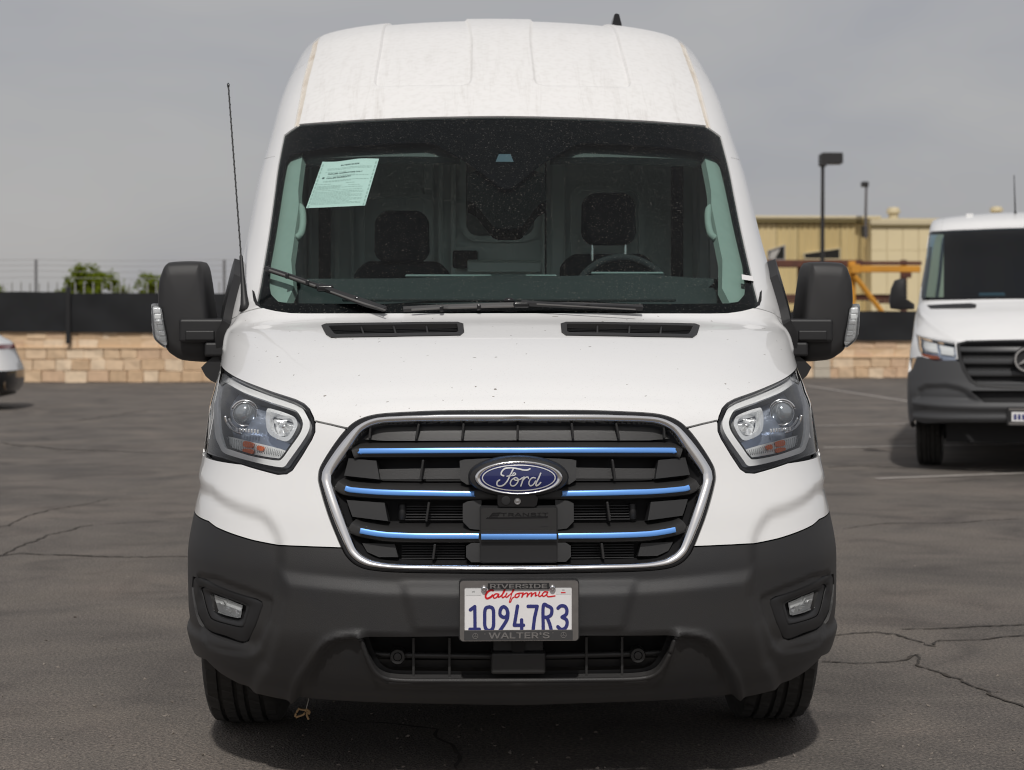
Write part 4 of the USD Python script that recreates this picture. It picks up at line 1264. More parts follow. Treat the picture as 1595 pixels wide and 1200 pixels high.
amb = unary_union([hlp(q, -0.034) for q in ([(382, 688), (396, 691), (394, 698), (381, 696)], [(380, 700), (395, 701), (394, 708), (382, 706)], [(403, 695), (412, 697), (410, 703), (402, 701)])])
lad = []
for k in range(9):
    f = (k + 0.5) / 9
    a, _ = at_off(362 + 42 * f, 668 + 4 * f, -0.034)
    lad.append(hull_box(a[0] - 0.0028, a[0] + 0.0028, a[1] - 0.004, a[1] + 0.006, a[2] - 0.007, a[2] + 0.004, 0.0015))
for mm, side in ((lambda m: m, "left"), (mirror, "right")):
    h_ = put(van, "headlight", mm(patch(S, HL.buffer(-0.0015).difference(HLi), 0.012, -0.003, 0.010, both=False)), GLOSSB, True)
    put(h_, "bowl", mm(patch(S, HL.buffer(-0.003), 0.02, OFFB, OFFB + 0.010, both=False)), BOWL, True)
    put(h_, "light_guide", mm(patch(S, ring, 0.008, OFFR, 0.02, both=False)), LENSR, True)
    put(h_, "inner_bezel", mm(patch(S, hlp(RI, -0.02).buffer(0.001).difference(hlp([tuple(np.array(q) * 0.94 + np.array([405, 660]) * 0.06) for q in RI], -0.02)), 0.008, -0.022, 0.03, both=False)), DARK, True)
    put(h_, "projector", mm(sph), SPROJ, True)
    put(h_, "projector_bezel", mm(bez), CHROME, True)
    put(h_, "chrome_arc", [mm(m) for m in arcs], CHROME, True)
    put(h_, "reflector_frame", mm(patch(S, hlp(r2o, OFF2).difference(hlp(r2i, OFF2)), 0.005, -0.026, 0.02, both=False)), REFL, True)
    put(h_, "reflector", mm(patch(S, hlp(r2i, OFF2).buffer(0.001), 0.006, -0.050, 0, both=False)), REFL, True)
    put(h_, "reflector_facet", [mm(m) for m in facets], REFL, False)
    put(h_, "bulb", mm(bl), CHROME, True)
    put(h_, "indicator_backing", mm(patch(S, hlp(ts, -0.034), 0.01, -0.036, 0, both=False)), PRISM, True)
    for g in amb.geoms:
        put(h_, "indicator_amber", mm(patch(S, g, 0.01, -0.030, 0.004, both=False)), AMBER, True)
    put(h_, "indicator_prism", [mm(m) for m in bars], CLEAR, True)
    put(h_, "prism_row", [mm(m) for m in lad], REFL, False)
    put(h_, "lens", mm(patch(S, HL.buffer(-0.004), 0.02, -0.0015, 0, both=False)), CLEAR, True)
    gap_ = None

# ---------------------------------------------------------------- fog lights
fo = [(303, 899), (330, 907), (368, 921), (402, 935), (407.5, 943), (400, 966), (387, 998), (376, 1002.5), (350, 994), (325, 986), (314, 974), (303, 930)]
fi = [(310.5, 915), (330, 921), (358, 931.5), (381, 941), (386, 947.5), (382, 962), (377, 976), (371, 979.5), (350, 975), (328, 968), (320, 960), (312, 934)]
fl = [(318.5, 924), (336, 929.5), (357, 937), (375, 944), (377.5, 948.5), (374.5, 959), (371.5, 968), (366, 971), (350, 968.5), (334, 963), (326, 956), (320, 938)]
lamp = [(324, 927), (347, 935), (370.5, 944.5), (367.5, 963.5), (348, 959), (329, 951.5)]
foL = outward(contour_loft(S, [fo, fo, [tuple(.85 * np.array(a) + .15 * np.array(b)) for a, b in zip(fo, fi)], [tuple(.25 * np.array(a) + .75 * np.array(b)) for a, b in zip(fo, fi)], fi, fi], [-0.03, -0.010, -0.003, -0.005, -0.007, -0.010], 4, True, at=FOFF), (0, -1, 0))
fiL = outward(contour_loft(S, [fi, [tuple(.7 * np.array(a) + .3 * np.array(b)) for a, b in zip(fi, fl)], fl, [tuple(np.array(q) * .8 + np.array([348, 947]) * .2) for q in fl]], [-0.012, -0.009, -0.014, -0.030], 4, True, at=FOFF), (0, -1, 0))
fback = patch(S, px_poly(S, fl, FOFF).buffer(0.004), 0.01, -0.031, 0, both=False)
lampP = px_poly(S, lamp, FOFF - 0.008)
ffac = []
for k in range(12):
    r_ = np.random.default_rng(60 + k)
    c = np.array(lamp[0]) + (np.array(lamp[2]) - lamp[0]) * r_.uniform(.15, .85) + (np.array(lamp[5]) - lamp[0]) * r_.uniform(.2, .8)
    x = S.inv([c], FOFF - 0.008)[0]
    q = S.PD(x[0], x[1], -0.023)
    ffac.append(trimesh.convex.convex_hull(q + r_.normal(size=(6, 3)) * [0.007, 0.003, 0.005]))
for mm in (lambda m: m, mirror):
    g_ = put(van, "fog_light", mm(foL), DARK, 40)
    put(g_, "inner_bezel", mm(fiL), DARK, 40)
    put(g_, "lamp_housing", mm(fback), BLACKM, True)
    put(g_, "reflector", mm(patch(S, lampP, 0.008, -0.024, 0, both=False)), PRISM, True)
    put(g_, "reflector_facet", [mm(m) for m in ffac[::2]], REFL, False)
    put(g_, "reflector_facet", [mm(m) for m in ffac[1::2]], PRISM, False)
    put(g_, "lamp_lens", mm(patch(S, lampP, 0.01, -0.013, 0.010, both=False)), CLEAR, True)

# ---------------------------------------------------------------- lower grille, parking sensors
put(van, "lower_grille", patch(S, LG.buffer(0.02), 0.03, -0.095, 0), BLACKM, True)
lg = "/World/cargo_van/lower_grille"
shl = Polygon(stp([(584, 1042), (604, 1057), (700, 1058.5), (C0, 1058.5), (C0, 1046), (700, 1046), (610, 1046)]))
lipx = S.st(spl(LGpx[2:10], 6))
lpt = S.PD(lipx[:, 0] / LS, lipx[:, 1], -0.004)
lpt = lpt[lpt[:, 0] <= 0]
lpt[-1, 0] = 0
put(lg, "opening_lip", tube(np.vstack([lpt, lpt[-2::-1] * [-1, 1, 1]]), 0.0065, 10), PLASTIC, True)
put(lg, "floor_lip", patch(S, shl.buffer(0), 0.02, -0.05, 0), SLATM, True)
for mm in (lambda m: m, mirror):
    p, n = span([(580, 1018), (604, 1020), (690, 1021.5), (770, 1022.5)], 8, -0.050)
    put(lg, "cross_bar", mm(tube(p, 0.0085, 10)), SLATM, True)
    c, _ = at_off(619.5, 1022.5, -0.038)
    k_ = 0.00173
    put(lg, "sensor", mm(outward(rings_mesh([np.stack([c[0] + r * k_ * np.cos(t_), np.full(28, c[1] - d), c[2] + r * k_ * np.sin(t_)], 1) for t_ in [np.arange(28) * 2 * np.pi / 28] for r, d in ((12.2, -0.03), (12.2, 0.006), (11, 0.009), (7.2, 0.009), (6.2, 0.006), (5.6, 0.010), (3, 0.0105))], True, False, True), (0, -1, 0))), SLATM, 40)
    for u in (644, 700):
        a, b = at_off(u, 994, -0.06)[0], at_off(u + 5, 1050, -0.06)[0]
        put(lg, "rib", mm(bx(a[0] - 0.003, a[0] + 0.003, a[1], a[1] + 0.04, b[2], a[2])), SLATM, False)
a, b = at_off(767, 1004, -0.03)[0], at_off(848, 1046, -0.03)[0]
w_ = 0.074
put(lg, "sensor_box", hull_box(-w_, w_, a[1], a[1] + 0.07, b[2], a[2] - 0.022, 0.008), SLATM, 40)
put(lg, "sensor_bracket", hull_box(-w_ * .92, w_ * .92, a[1] + 0.012, a[1] + 0.07, a[2] - 0.022, a[2] + 0.02, 0.004), DARK, 40)

# ---------------------------------------------------------------- number plate
PY = -0.040
kp = (PY - CY) / F0
pz = at_y(808, 952.5, PY)[2]
pxc = 0.0
pq = lambda cu, cv: np.array([(cu - 796) / 6.646 * kp + pxc, pz - (cv - 415) / 6.646 * kp])   # from the close-up's pixels
plate = put(van, "number_plate", flat(rrect(*[float(x) for x in (pq(170, 0)[0], pq(1420, 0)[0], pq(0, 730)[1], pq(0, 90)[1])], 0.011), PY + 0.006, 0.02), DARK, False)
outer = rrect(pq(182, 0)[0], pq(1408, 0)[0], pq(0, 722)[1], pq(0, 100)[1], 0.009)
win = rrect(pq(230, 0)[0], pq(1340, 0)[0], pq(0, 608)[1], pq(0, 165)[1], 0.002)
fr_ = put(plate, "plate_frame", flat(outer.difference(win), PY, 0.008), PEWTER, False)
put(plate, "plate_sheet", flat(sbox(*pq(225, 625), *pq(1346, 150)), PY + 0.003, 0.002), PLATEW, False)
put(fr_, "frame_tab", flat(rrect(pq(470, 0)[0], pq(1106, 0)[0], pq(0, 186)[1], pq(0, 122)[1], 0.001), PY - 0.002, 0.006), DARK, False)
put(fr_, "frame_band", flat(rrect(pq(225, 0)[0], pq(1350, 0)[0], pq(0, 712)[1], pq(0, 614)[1], 0.001).difference(unary_union([Point(*pq(440, 646)).buffer(0.0017), Point(*pq(1143, 637)).buffer(0.0017)])), PY - 0.0015, 0.004), M("plate_band", (0.085, 0.085, 0.088), 0.35, metal=0.5), False)
put(fr_, "frame_lettering", text_at("RIVERSIDE", 43 / 6.646 * kp, pq(788, 0)[0], pq(0, 174)[1], PY - 0.0035, 0.002, True, width=590 / 6.646 * kp), SATIN, False)
put(fr_, "frame_lettering", text_at("WALTER'S", 58 / 6.646 * kp, pq(795, 0)[0], pq(0, 692)[1], PY - 0.003, 0.002, True, width=630 / 6.646 * kp), SATIN, False)
emb = []
for cu, cv in ((340, 668), (1255, 662)):
    c = pq(cu, cv)
    rr = 30 / 6.646 * kp
    emb.append(flat(Point(*c).buffer(rr).difference(Point(*c).buffer(rr * 0.84)).union(unary_union([LineString([c, c + rr * 0.9 * np.array([math.sin(a), math.cos(a)])]).buffer(rr * 0.07) for a in (0, 2.094, 4.189)])), PY - 0.0025, 0.002))
put(fr_, "frame_emblem", emb, SATIN, False)
for cu, cv in ((432, 180), (1140, 175)):
    c = pq(cu, cv)
    rr = 33 / 6.646 * kp
    put(plate, "bolt", outward(rings_mesh([ell(rr * q, rr * q, PY - d, c, 20) for q, d in ((1, -0.002), (1, 0.003), (.8, 0.006), (.5, 0.007), (.45, 0.0062))], True, False, True), (0, -1, 0)), SATIN, 40)
W_ = 35
GL = {"1": [[(290, 398), (335, 365), (338, 600)], [(285, 600), (382, 600)]], "0": [[(484, 368), (452, 380), (439, 415), (438, 480), (439, 560), (455, 600), (484, 614), (514, 600), (529, 560), (530, 480), (529, 415), (516, 380), (484, 368)]],
      "9": [[(677, 440), (668, 395), (638, 368), (610, 382), (596, 420), (602, 458), (638, 478), (668, 462), (678, 425)], [(679, 430), (672, 490), (640, 550), (596, 614)]], "4": [[(778, 362), (745, 560), (840, 560)], [(820, 505), (822, 620)]],
      "7": [[(888, 365), (982, 365), (955, 480), (938, 620)]], "R": [[(1045, 620), (1045, 365), (1090, 362), (1128, 385), (1134, 420), (1122, 458), (1085, 478), (1050, 478)], [(1085, 480), (1112, 550), (1130, 620)]],
      "3": [[(1198, 385), (1228, 362), (1270, 368), (1290, 405), (1282, 450), (1240, 478)], [(1240, 478), (1284, 505), (1292, 550), (1272, 592), (1232, 606), (1196, 578)]]}
for ch, ls in GL.items():
    gs = []
    for l_ in ls:
        q = np.array(l_, float)
        q = spl(q, 6) if ch in "093" or (ch == "R" and len(l_) > 4) else q
        gs.append(LineString([pq(*a) for a in q]).buffer(W_ / 2 / 6.646 * kp, quad_segs=5))
    put(plate, "plate_digit", flat(unary_union(gs).intersection(sbox(*pq(225, 625), *pq(1346, 150))), PY + 0.0018, 0.0014), PLATEB, False)
CAL = [(20, [(524, 200), (500, 196), (465, 218), (447, 255), (460, 282), (498, 268), (520, 248)]), (13, [(580, 236), (552, 234), (528, 258), (536, 278), (560, 270), (584, 236), (578, 268), (600, 262)]), (13, [(600, 262), (632, 225), (650, 192), (640, 198), (618, 250), (624, 274), (650, 258)]),
       (13, [(668, 228), (654, 258), (666, 270), (690, 250)]), (11, [(690, 250), (728, 215), (742, 192), (728, 200), (708, 270), (694, 318), (706, 318), (722, 282), (742, 268)]), (13, [(790, 230), (762, 240), (752, 264), (774, 272), (796, 250), (790, 230), (826, 228)]),
       (13, [(836, 224), (822, 270), (838, 244), (870, 226), (884, 234)]), (13, [(884, 234), (876, 266), (896, 238), (926, 226), (918, 262), (940, 236), (968, 224), (962, 256), (980, 250)]), (13, [(1008, 216), (996, 252), (1012, 262), (1035, 245)]),
       (13, [(1086, 218), (1058, 216), (1034, 244), (1048, 262), (1078, 244), (1092, 216), (1082, 248), (1100, 266), (1166, 258)])]
put(plate, "plate_script", flat(unary_union([LineString([pq(*a) for a in spl(np.array(p_, float), 5)]).buffer(w_2 / 2 / 6.646 * kp) for w_2, p_ in CAL]), PY + 0.002, 0.0012), PLATER, False)
STK = M("plate_sticker", (0.66, 0.66, 0.66), 0.5)
for a, b, tx, c in ((240, 402, "MO", 322), (1175, 1330, "YR", 1252)):
    put(plate, "plate_sticker", flat(sbox(*pq(a, 252 if a < 500 else 240), *pq(b, 176)), PY + 0.0022, 0.001), STK, False)
    put(plate, "sticker_text", text_at(tx, 14 / 6.646 * kp, pq(c, 0)[0], pq(0, 218 if a < 500 else 206)[1], PY + 0.0016, 0.001), INK, False)
put(plate, "sticker_mark", flat(sbox(*pq(1228, 230), *pq(1276, 219)), PY + 0.0016, 0.001), PLATER, False)

# ---------------------------------------------------------------- windscreen, its black band, wipers
clear = [(C0 + 20, 279), (797.5, 288), (786, 291.4), (775, 285.8), (752.5, 267.8), (725.5, 249.8), (690, 229), (676, 221.6), (663, 219), (570, 223), (513, 226.6), (470.8, 233.7), (450, 240.5), (445, 247), (432.6, 318.6), (418.4, 401), (416.5, 437), (420, 456), (431, 467), (445, 469.5), (560, 470.5), (700, 471), (C0 + 20, 471)]
CLR = px_poly(S, clear)
WSi = WS.buffer(-0.002)
put(van, "windscreen", patch(S, WSi, 0.03, -0.004, 0), WGLASS, True)
ws = "/World/cargo_van/windscreen"
put(ws, "black_band", patch(S, WSi.difference(CLR), 0.02, -0.009, 0), FRIT, True)
put(ws, "seal", patch(S, WS.buffer(0.004).difference(WS.buffer(-0.006)).intersection(sbox(0.002, 0, 9, 99)), 0.012, -0.006, 0.01), DARK, True)
put(van, "sensor_housing", patch(S, px_poly(S, [(C0 + 10, 270), (760, 262), (728, 270), (728, 313), (741, 319.5), (752, 333), (768, 353), (776, 356), (C0 + 10, 356)], -0.03), 0.02, -0.03, 0.05), M("housing_black", (0.003, 0.003, 0.003), 0.7, spec=0.05), True)
put("/World/cargo_van/sensor_housing", "camera_window", patch(S, px_poly(S, [(772, 254), (777, 242), (795, 242), (800, 254)], -0.012), 0.01, -0.0075, 0, both=False), M("grey_window", (0.09, 0.12, 0.15), 0.3), True)
put(van, "cowl_panel", patch(S, px_poly(S, [(C0, 492), (600, 492), (451, 490), (420, 484), (420, 477), (C0, 480)]), 0.03, -0.03, 0), BLACKM, True)

for mm in (lambda m: m, mirror):
    put(van, "drain_notch", mm(patch(S, px_poly(S, [(393, 452), (396.5, 455), (401, 470), (407, 479), (400, 477), (395, 468)]), 0.006, 0.0012, 0, both=False)), BLACKM, True)

BLADE = [(0.001, 0.006), (0.012, 0.008), (0.016, 0.002), (0.013, -0.008), (0.001, -0.008)]
p, n = span([(416, 421), (452, 433), (500, 450.5), (560, 470), (602, 484.5)], 6, 0.004)
wl = put(van, "wiper", sweep(p, n, BLADE, up=(0, -0.5, 1)), DARK, 40)
WEDGE = M("wiper_steel", (0.16, 0.155, 0.15), 0.4, metal=0.5)
p, n = span([(420, 421.5), (452, 432.5), (492, 446.5)], 6, 0.017)
put(wl, "blade_spine", sweep(p, n, [(0, 0.0048), (0.004, 0.003), (0.004, -0.003), (0, -0.0048)], up=(0, -0.5, 1)), WEDGE, 40)
p, n = span([(500, 447), (520, 455.5), (560, 471), (600, 484)], 6, 0.020)
put(wl, "arm", sweep(p, n, [(0, 0.009), (0.010, 0.007), (0.010, -0.008), (0, -0.010)], up=(0, -0.5, 1)), DARK, 40)
p, n = span([(515, 455), (550, 467.5), (600, 484)], 6, 0.031)
put(wl, "arm_spring", sweep(p, n, [(0, 0.003), (0.003, 0.002), (0.003, -0.002), (0, -0.003)], up=(0, -0.5, 1)), WEDGE, 40)
for u, v in ((447.5, 430.5), (479, 441), (556, 467)):
    c, nn = at_off(u, v, 0.02)
    put(wl, "clip", hull_box(c[0] - 0.006, c[0] + 0.006, c[1] - 0.012, c[1] + 0.01, c[2] - 0.009, c[2] + 0.009, 0.003), GLOSSB, 40)
c, nn = at_off(507, 449, 0.022)
put(wl, "pivot_clip", hull_box(c[0] - 0.028, c[0] + 0.026, c[1] - 0.014, c[1] + 0.012, c[2] - 0.012, c[2] + 0.010, 0.008), GLOSSB, 40)
p, n = span([(629, 484.5), (700, 481), (800, 478), (900, 478), (1000, 481.5)], 6, 0.006)
wr = put(van, "wiper", sweep(p, n, BLADE, up=(0, -0.5, 1)), DARK, 40)
p, n = span([(641, 483.5), (700, 480.5), (805, 477.5)], 6, 0.019)
put(wr, "blade_spine", sweep(p, n, [(0, 0.0048), (0.004, 0.003), (0.004, -0.003), (0, -0.0048)], up=(0, -0.5, 1)), WEDGE, 40)
for u, v in ((688, 481), (746, 479)):
    c, nn = at_off(u, v, 0.02)
    put(wr, "clip", hull_box(c[0] - 0.006, c[0] + 0.006, c[1] - 0.012, c[1] + 0.01, c[2] - 0.009, c[2] + 0.009, 0.003), GLOSSB, 40)
p, n = span([(812, 473), (830, 475), (900, 479), (960, 481), (1000, 483)], 6, 0.022)
put(wr, "arm", sweep(p, n, [(0, 0.008), (0.012, 0.005), (0.012, -0.006), (0, -0.009)], up=(0, -0.5, 1)), DARK, 40)
p, n = span([(836, 474.5), (900, 478), (990, 483)], 6, 0.034)
put(wr, "arm_spring", sweep(p, n, [(0, 0.003), (0.003, 0.002), (0.003, -0.002), (0, -0.003)], up=(0, -0.5, 1)), WEDGE, 40)
c, nn = at_off(812, 475, 0.02)
put(wr, "pivot_clip", hull_box(c[0] - 0.026, c[0] + 0.026, c[1] - 0.014, c[1] + 0.012, c[2] - 0.012, c[2] + 0.010, 0.008), GLOSSB, 40)
c, nn = at_off(793, 469, 0.003)
put(ws, "wiper_grommet", xform(trimesh.creation.icosphere(2, 0.018), trimesh.transformations.translation_matrix(c) @ np.diag([1.0, 0.5, 0.6, 1.0])), GLOSSB, True)

# ---------------------------------------------------------------- mirrors
MY = 1.36
mo = np.array([(261.7, 415), (266, 411), (271, 409), (293, 407.6), (315.5, 408), (320, 411), (323, 418), (327, 440), (331, 470), (334.5, 494), (337, 520), (337, 545), (333, 559), (325, 563.7), (305, 563), (287, 560.5), (275, 554), (266, 546), (262.5, 530), (257, 505), (252.5, 475), (252.5, 455), (254.5, 435), (258, 424)])
moc = spl(mo, 3, True)


def mirror_ring(sc, y, cen=(296, 487), pts=moc, sh=(0, 0)):
    q = (pts - cen) * sc + cen + sh
    return np.array([at_y(u, v, MY) + [0, y - MY, 0] for u, v in q])


HOUS = rings_mesh([mirror_ring(.30, 1.240), mirror_ring(.70, 1.243), mirror_ring(.88, 1.251), mirror_ring(.955, 1.268), mirror_ring(.992, 1.30), mirror_ring(1.0, 1.345), mirror_ring(1.0, 1.41), mirror_ring(.97, 1.44)], True, True, True)
HOUS.fix_normals()
GLASSM = M("mirror_glass", (0.75, 0.78, 0.8), 0.03, metal=1.0)


def arm_box(u0, u1, v0, v1, y0, y1, r):
    a, b = at_y(u0, v0, y0), at_y(u1, v1, y0)
    return hull_box(a[0], b[0], y0, y1, b[2], a[2], r)


ARM = arm_box(278, 350, 496.5, 534, 1.205, 1.34, 0.012)
ARMG = arm_box(288, 334, 515, 531, 1.199, 1.23, 0.006)
foot_ = Polygon([at_y(u, v, 1.30)[[0, 2]] for u, v in [(319, 572), (330, 561), (352, 545), (352, 600), (334, 592), (326, 585)]])
FOOT = flat(foot_, 1.22, 0.14)
LOWER = arm_box(318, 352, 533.5, 556, 1.200, 1.33, 0.010)
ind = [(246.5, 479), (250, 474), (256, 475), (262, 479), (265.5, 500), (271.5, 530), (271, 540), (267, 541), (262, 538), (257, 534), (251, 527), (248, 512)]
ic = np.array(ind).mean(0)
indc = spl(np.array(ind), 3, True)
IND = rings_mesh([mirror_ring(.45, 1.218, ic, indc), mirror_ring(.85, 1.222, ic, indc), mirror_ring(1.0, 1.234, ic, indc), mirror_ring(1.0, 1.37, ic, indc, (2, 0))], True, True, False)
IND.fix_normals()
INDB = rings_mesh([mirror_ring(.88, 1.240, ic, indc), mirror_ring(.92, 1.36, ic, indc)], True, True, False)
inr = []
for k in range(6):
    a = at_y(254.5 + 1.9 * k, 485 + 8.6 * k, MY)
    inr.append(hull_box(a[0] - 0.011, a[0] + 0.013, 1.2345, 1.26, a[2] - 0.009, a[2] + 0.009, 0.003))
seamM = np.array([at_y(u, v, 1.236) for u, v in [(330, 497), (322, 497.2), (280, 498.5)]])
for mm in (lambda m: m, mirror):
    mr = put(van, "side_mirror", mm(HOUS), PLASTIC, 50)
    ar_ = put(mr, "arm", mm(ARM), DARK, 40)
    put(ar_, "arm_rib", mm(ARMG), DARK, 40)
    put(mr, "hinge_cover", mm(LOWER), DARK, 40)
    put(mr, "arm_foot", mm(FOOT), DARK, 40)
    put(mr, "mirror_glass", mm(rings_mesh([mirror_ring(.90, 1.442), mirror_ring(.5, 1.443)], True, False, True)), GLASSM, False)
    il = put(mr, "indicator", mm(IND), CLEAR, 40)
    put(mr, "indicator_back", mm(INDB), REFL, 40)
    for q_, m in enumerate(inr):
        put(mr, "indicator_facet", mm(m), PRISM if q_ % 2 else REFL, 40)

# ---------------------------------------------------------------- aerials
c, nn = at_off(382, 482, 0.0)
c = c + [0, 0, -0.004]
m0, m1 = at_y(375.5, 400, c[1] + 0.05), at_y(355.5, 131, c[1] + 0.30)
ae = put(van, "aerial", tube([c, c + (m0 - c) * 0.12, c + (m0 - c) * 0.3, c + (m0 - c) * 0.6, m0, m0 + (m1 - m0) * .01], [0.021, 0.015, 0.011, 0.0075, 0.006, 0.003], 16), DARK, True)
ln = np.linspace(0, 1, 160)
mast = m0 + (m1 - m0) * ln[:, None]
put(ae, "mast", tube(mast, 0.0026, 8), DARK, True)
tw = ln * 2 * np.pi * 24
put(ae, "spiral", tube(mast + 0.0024 * np.stack([np.cos(tw), np.sin(tw), 0 * tw], 1), 0.0016, 5), BLACKM, True)
put(ae, "mast_tip", tube(np.linspace(m1 - (m1 - m0) * .02, m1 + (m1 - m0) * .005, 5), [0.003, 0.0048, 0.0048, 0.0046, 0.002], 8), GLOSSB, True)
ry = 3.15
rz = float(np.interp(ry, S.cols(np.linspace(0, S.T, 2000))[:, 0], S.cols(np.linspace(0, S.T, 2000))[:, 1])) - 0.03
ra, rb = at_y(953, 38, ry), at_y(963, 21, ry)
fin = Polygon([(ra[0], ra[2] - 0.10), (ra[0] + 0.002, ra[2] + 0.002), (ra[0] + 0.012, rb[2] - 0.005), (ra[0] + 0.020, rb[2]), (ra[0] + 0.034, rb[2] - 0.004), (ra[0] + 0.046, ra[2]), (ra[0] + 0.05, ra[2] - 0.10)])
fm = flat(fin, ry, 0.14)
fm.vertices[:, 0] += 0.0
put(van, "roof_fin", fm, GLOSSB, 30)

# ---------------------------------------------------------------- wheels
def wheel_parts(xc, yc, R=0.352, w=0.235, seed=0):
    """Tyre with circumferential grooves and shoulder lugs, rim and hub, axle along x."""
    k = 144
    th = np.arange(k) * 2 * np.pi / k
    prof = [(-0.5, 0.66), (-0.515, 0.78), (-0.50, 0.90), (-0.47, 0.955), (-0.43, 0.985), (-0.30, 0.996), (-0.29, 0.968), (-0.25, 0.968), (-0.24, 1.0), (-0.10, 1.0), (-0.09, 0.968), (-0.05, 0.968), (-0.04, 1.0), (0.04, 1.0), (0.05, 0.968), (0.09, 0.968), (0.10, 1.0), (0.24, 1.0), (0.25, 0.968), (0.29, 0.968), (0.30, 0.996), (0.43, 0.985), (0.47, 0.955), (0.50, 0.90), (0.515, 0.78), (0.5, 0.66)]
    rings = []
    for a, r in prof:
        rr = np.full(k, r * R)
        if 0.31 < abs(a) < 0.49:
            rr -= 0.006 * (np.arange(k) % 4 == 0)
        if abs(a) in (0.24, 0.10, 0.04) or abs(a) == 0.30:
            rr -= 0.004 * ((np.arange(k) + int(10 * a)) % 3 == 0)
        rings.append(np.stack([np.full(k, xc + a * w), yc + rr * np.cos(th), R + rr * np.sin(th)], 1))
    tyre = rings_mesh(rings)
    tyre.fix_normals()
    t2 = np.arange(48) * 2 * np.pi / 48
    rim = rings_mesh([np.stack([np.full(48, xc + a * w), yc + r * R * np.cos(t2), R + r * R * np.sin(t2)], 1) for a, r in ((-.5, .67), (-.48, .62), (-.40, .58), (-.30, .30), (-.36, .12), (.36, .12), (.30, .30), (.40, .58), (.48, .62), (.5, .67))], True, True, True)
    return tyre, rim


for xc, yc in ((-0.848, 1.02), (0.848, 1.02), (-0.848, 4.78), (0.848, 4.78)):
    ty, ri = wheel_parts(xc, yc)
    wv = put(van, "wheel", ty, RUBBER, 30)
    put(wv, "rim", ri, STEEL, 40)
put(van, "arch_liner", [mirror(m) if s > 0 else m for s in (-1, 1) for m in [bx(-0.93, -0.70, 0.60, 0.64, 0.45, 0.95), bx(-0.93, -0.70, 0.6, 1.44, 0.86, 0.90)]], BLACKM, False)

# ---------------------------------------------------------------- cabin
prof = [(0.90, 1.345), (1.02, 1.385), (1.20, 1.43), (1.33, 1.462), (1.40, 1.462), (1.44, 1.445), (1.45, 1.30), (1.40, 0.9), (1.25, 0.85)]
xs = np.linspace(-0.80, 0.80, 40)
rings = []
for x in xs:
    q = np.array(prof)
    back = 0.26 * (abs(x) / 0.80) ** 2.6
    q = q + [[back * (1 if i < 3 else 0.3), 0] for i in range(len(q))]
    hump = 0.016 * math.exp(-((x - 0.44) / 0.20) ** 2) + 0.010 * math.exp(-(x / 0.25) ** 2)
    q[2:6, 1] += hump
    rings.append(np.stack([np.full(len(q), x), q[:, 0], q[:, 1]], 1))
dash = rings_mesh(rings, True, True, True)
dash.fix_normals()
db = put(van, "dashboard", dash, DASHM, 40)
put(db, "defroster_slot", bx(-0.55, 0.55, 0.985, 1.005, 1.376, 1.386, 0.003), BLACKM, False)
put(db, "dash_trim", [bx(-0.36, 0.18, 1.395, 1.415, 1.468, 1.478, 0.004), bx(0.30, 0.56, 1.395, 1.415, 1.478, 1.488, 0.004)], M("pale_dash_trim", (0.15, 0.18, 0.175), 0.5), False)


def seat(xc, yb, ztop, hz, head_gap):
    st_ = []
    back = hull_box(xc - 0.235, xc + 0.235, yb, yb + 0.12, 0.85, ztop, 0.055)
    v = back.vertices
    top = np.clip((v[:, 2] - (ztop - 0.25)) / 0.25, 0, 1)
    v[:, 0] = xc + (v[:, 0] - xc) * (1 - 0.30 * top ** 2)
    v[:, 1] += 0.16 * (v[:, 2] - 0.85)
    back.vertices = v
    s0 = put(van, "seat", back, SEATM, True)
    put(s0, "cushion", hull_box(xc - 0.24, xc + 0.24, yb - 0.42, yb + 0.12, 0.72, 0.88, 0.05), SEATM, True)
    w0, w1, h0 = 0.095, 0.108, 0.105
    hr = hull_box(xc - w1, xc + w1, yb + 0.08, yb + 0.18, hz - h0, hz + h0, 0.048)
    v = hr.vertices
    f = (v[:, 2] - (hz - h0)) / (2 * h0)
    v[:, 0] = xc + (v[:, 0] - xc) * (0.96 + 0.10 * np.sin(f * math.pi) - 0.16 * np.clip(f - 0.6, 0, 1))
    hr.vertices = v
    put(s0, "headrest", hr, SEATM, True)
    for d in ((-0.066, 0.066) if head_gap else ()):
        put(s0, "headrest_post", tube([[xc + d, yb + 0.125, ztop - 0.03], [xc + d, yb + 0.128, (ztop + hz) / 2], [xc + d, yb + 0.13, hz - h0 + 0.03]], 0.0055, 8), CHROME, True)


seat(-0.40, 1.98, 1.555, 1.650, 0)
seat(0.425, 1.98, 1.585, 1.722, 1)
sw = [np.array([0.445 + 0.185 * math.cos(a), 1.70 + 0.06 * math.sin(a), 1.375 + 0.178 * math.sin(a)]) for a in np.linspace(0, 2 * math.pi, 40)]
st_ = put(van, "steering_wheel", tube(sw, 0.0155, 10, False), SEATM, True)
put(st_, "hub", hull_box(0.375, 0.515, 1.67, 1.72, 1.32, 1.42, 0.02), SEATM, True)
put(st_, "spoke", hull_box(0.27, 0.62, 1.685, 1.705, 1.36, 1.39, 0.008), SEATM, True)
HEADL = M("headliner_cloth", (0.62, 0.63, 0.60), 0.9)
BH = M("bulkhead_grey", (0.80, 0.82, 0.80), 0.55, var=0.12, vscale=3.0)
YBH = 2.55
bh = put(van, "bulkhead", flat(Polygon([(-.92, .4), (.92, .4), (.90, 1.5), (.86, 2.0), (.80, 2.28), (.6, 2.46), (-.6, 2.46), (-.80, 2.28), (-.86, 2.0), (-.90, 1.5)]), YBH, 0.03), BH, False)


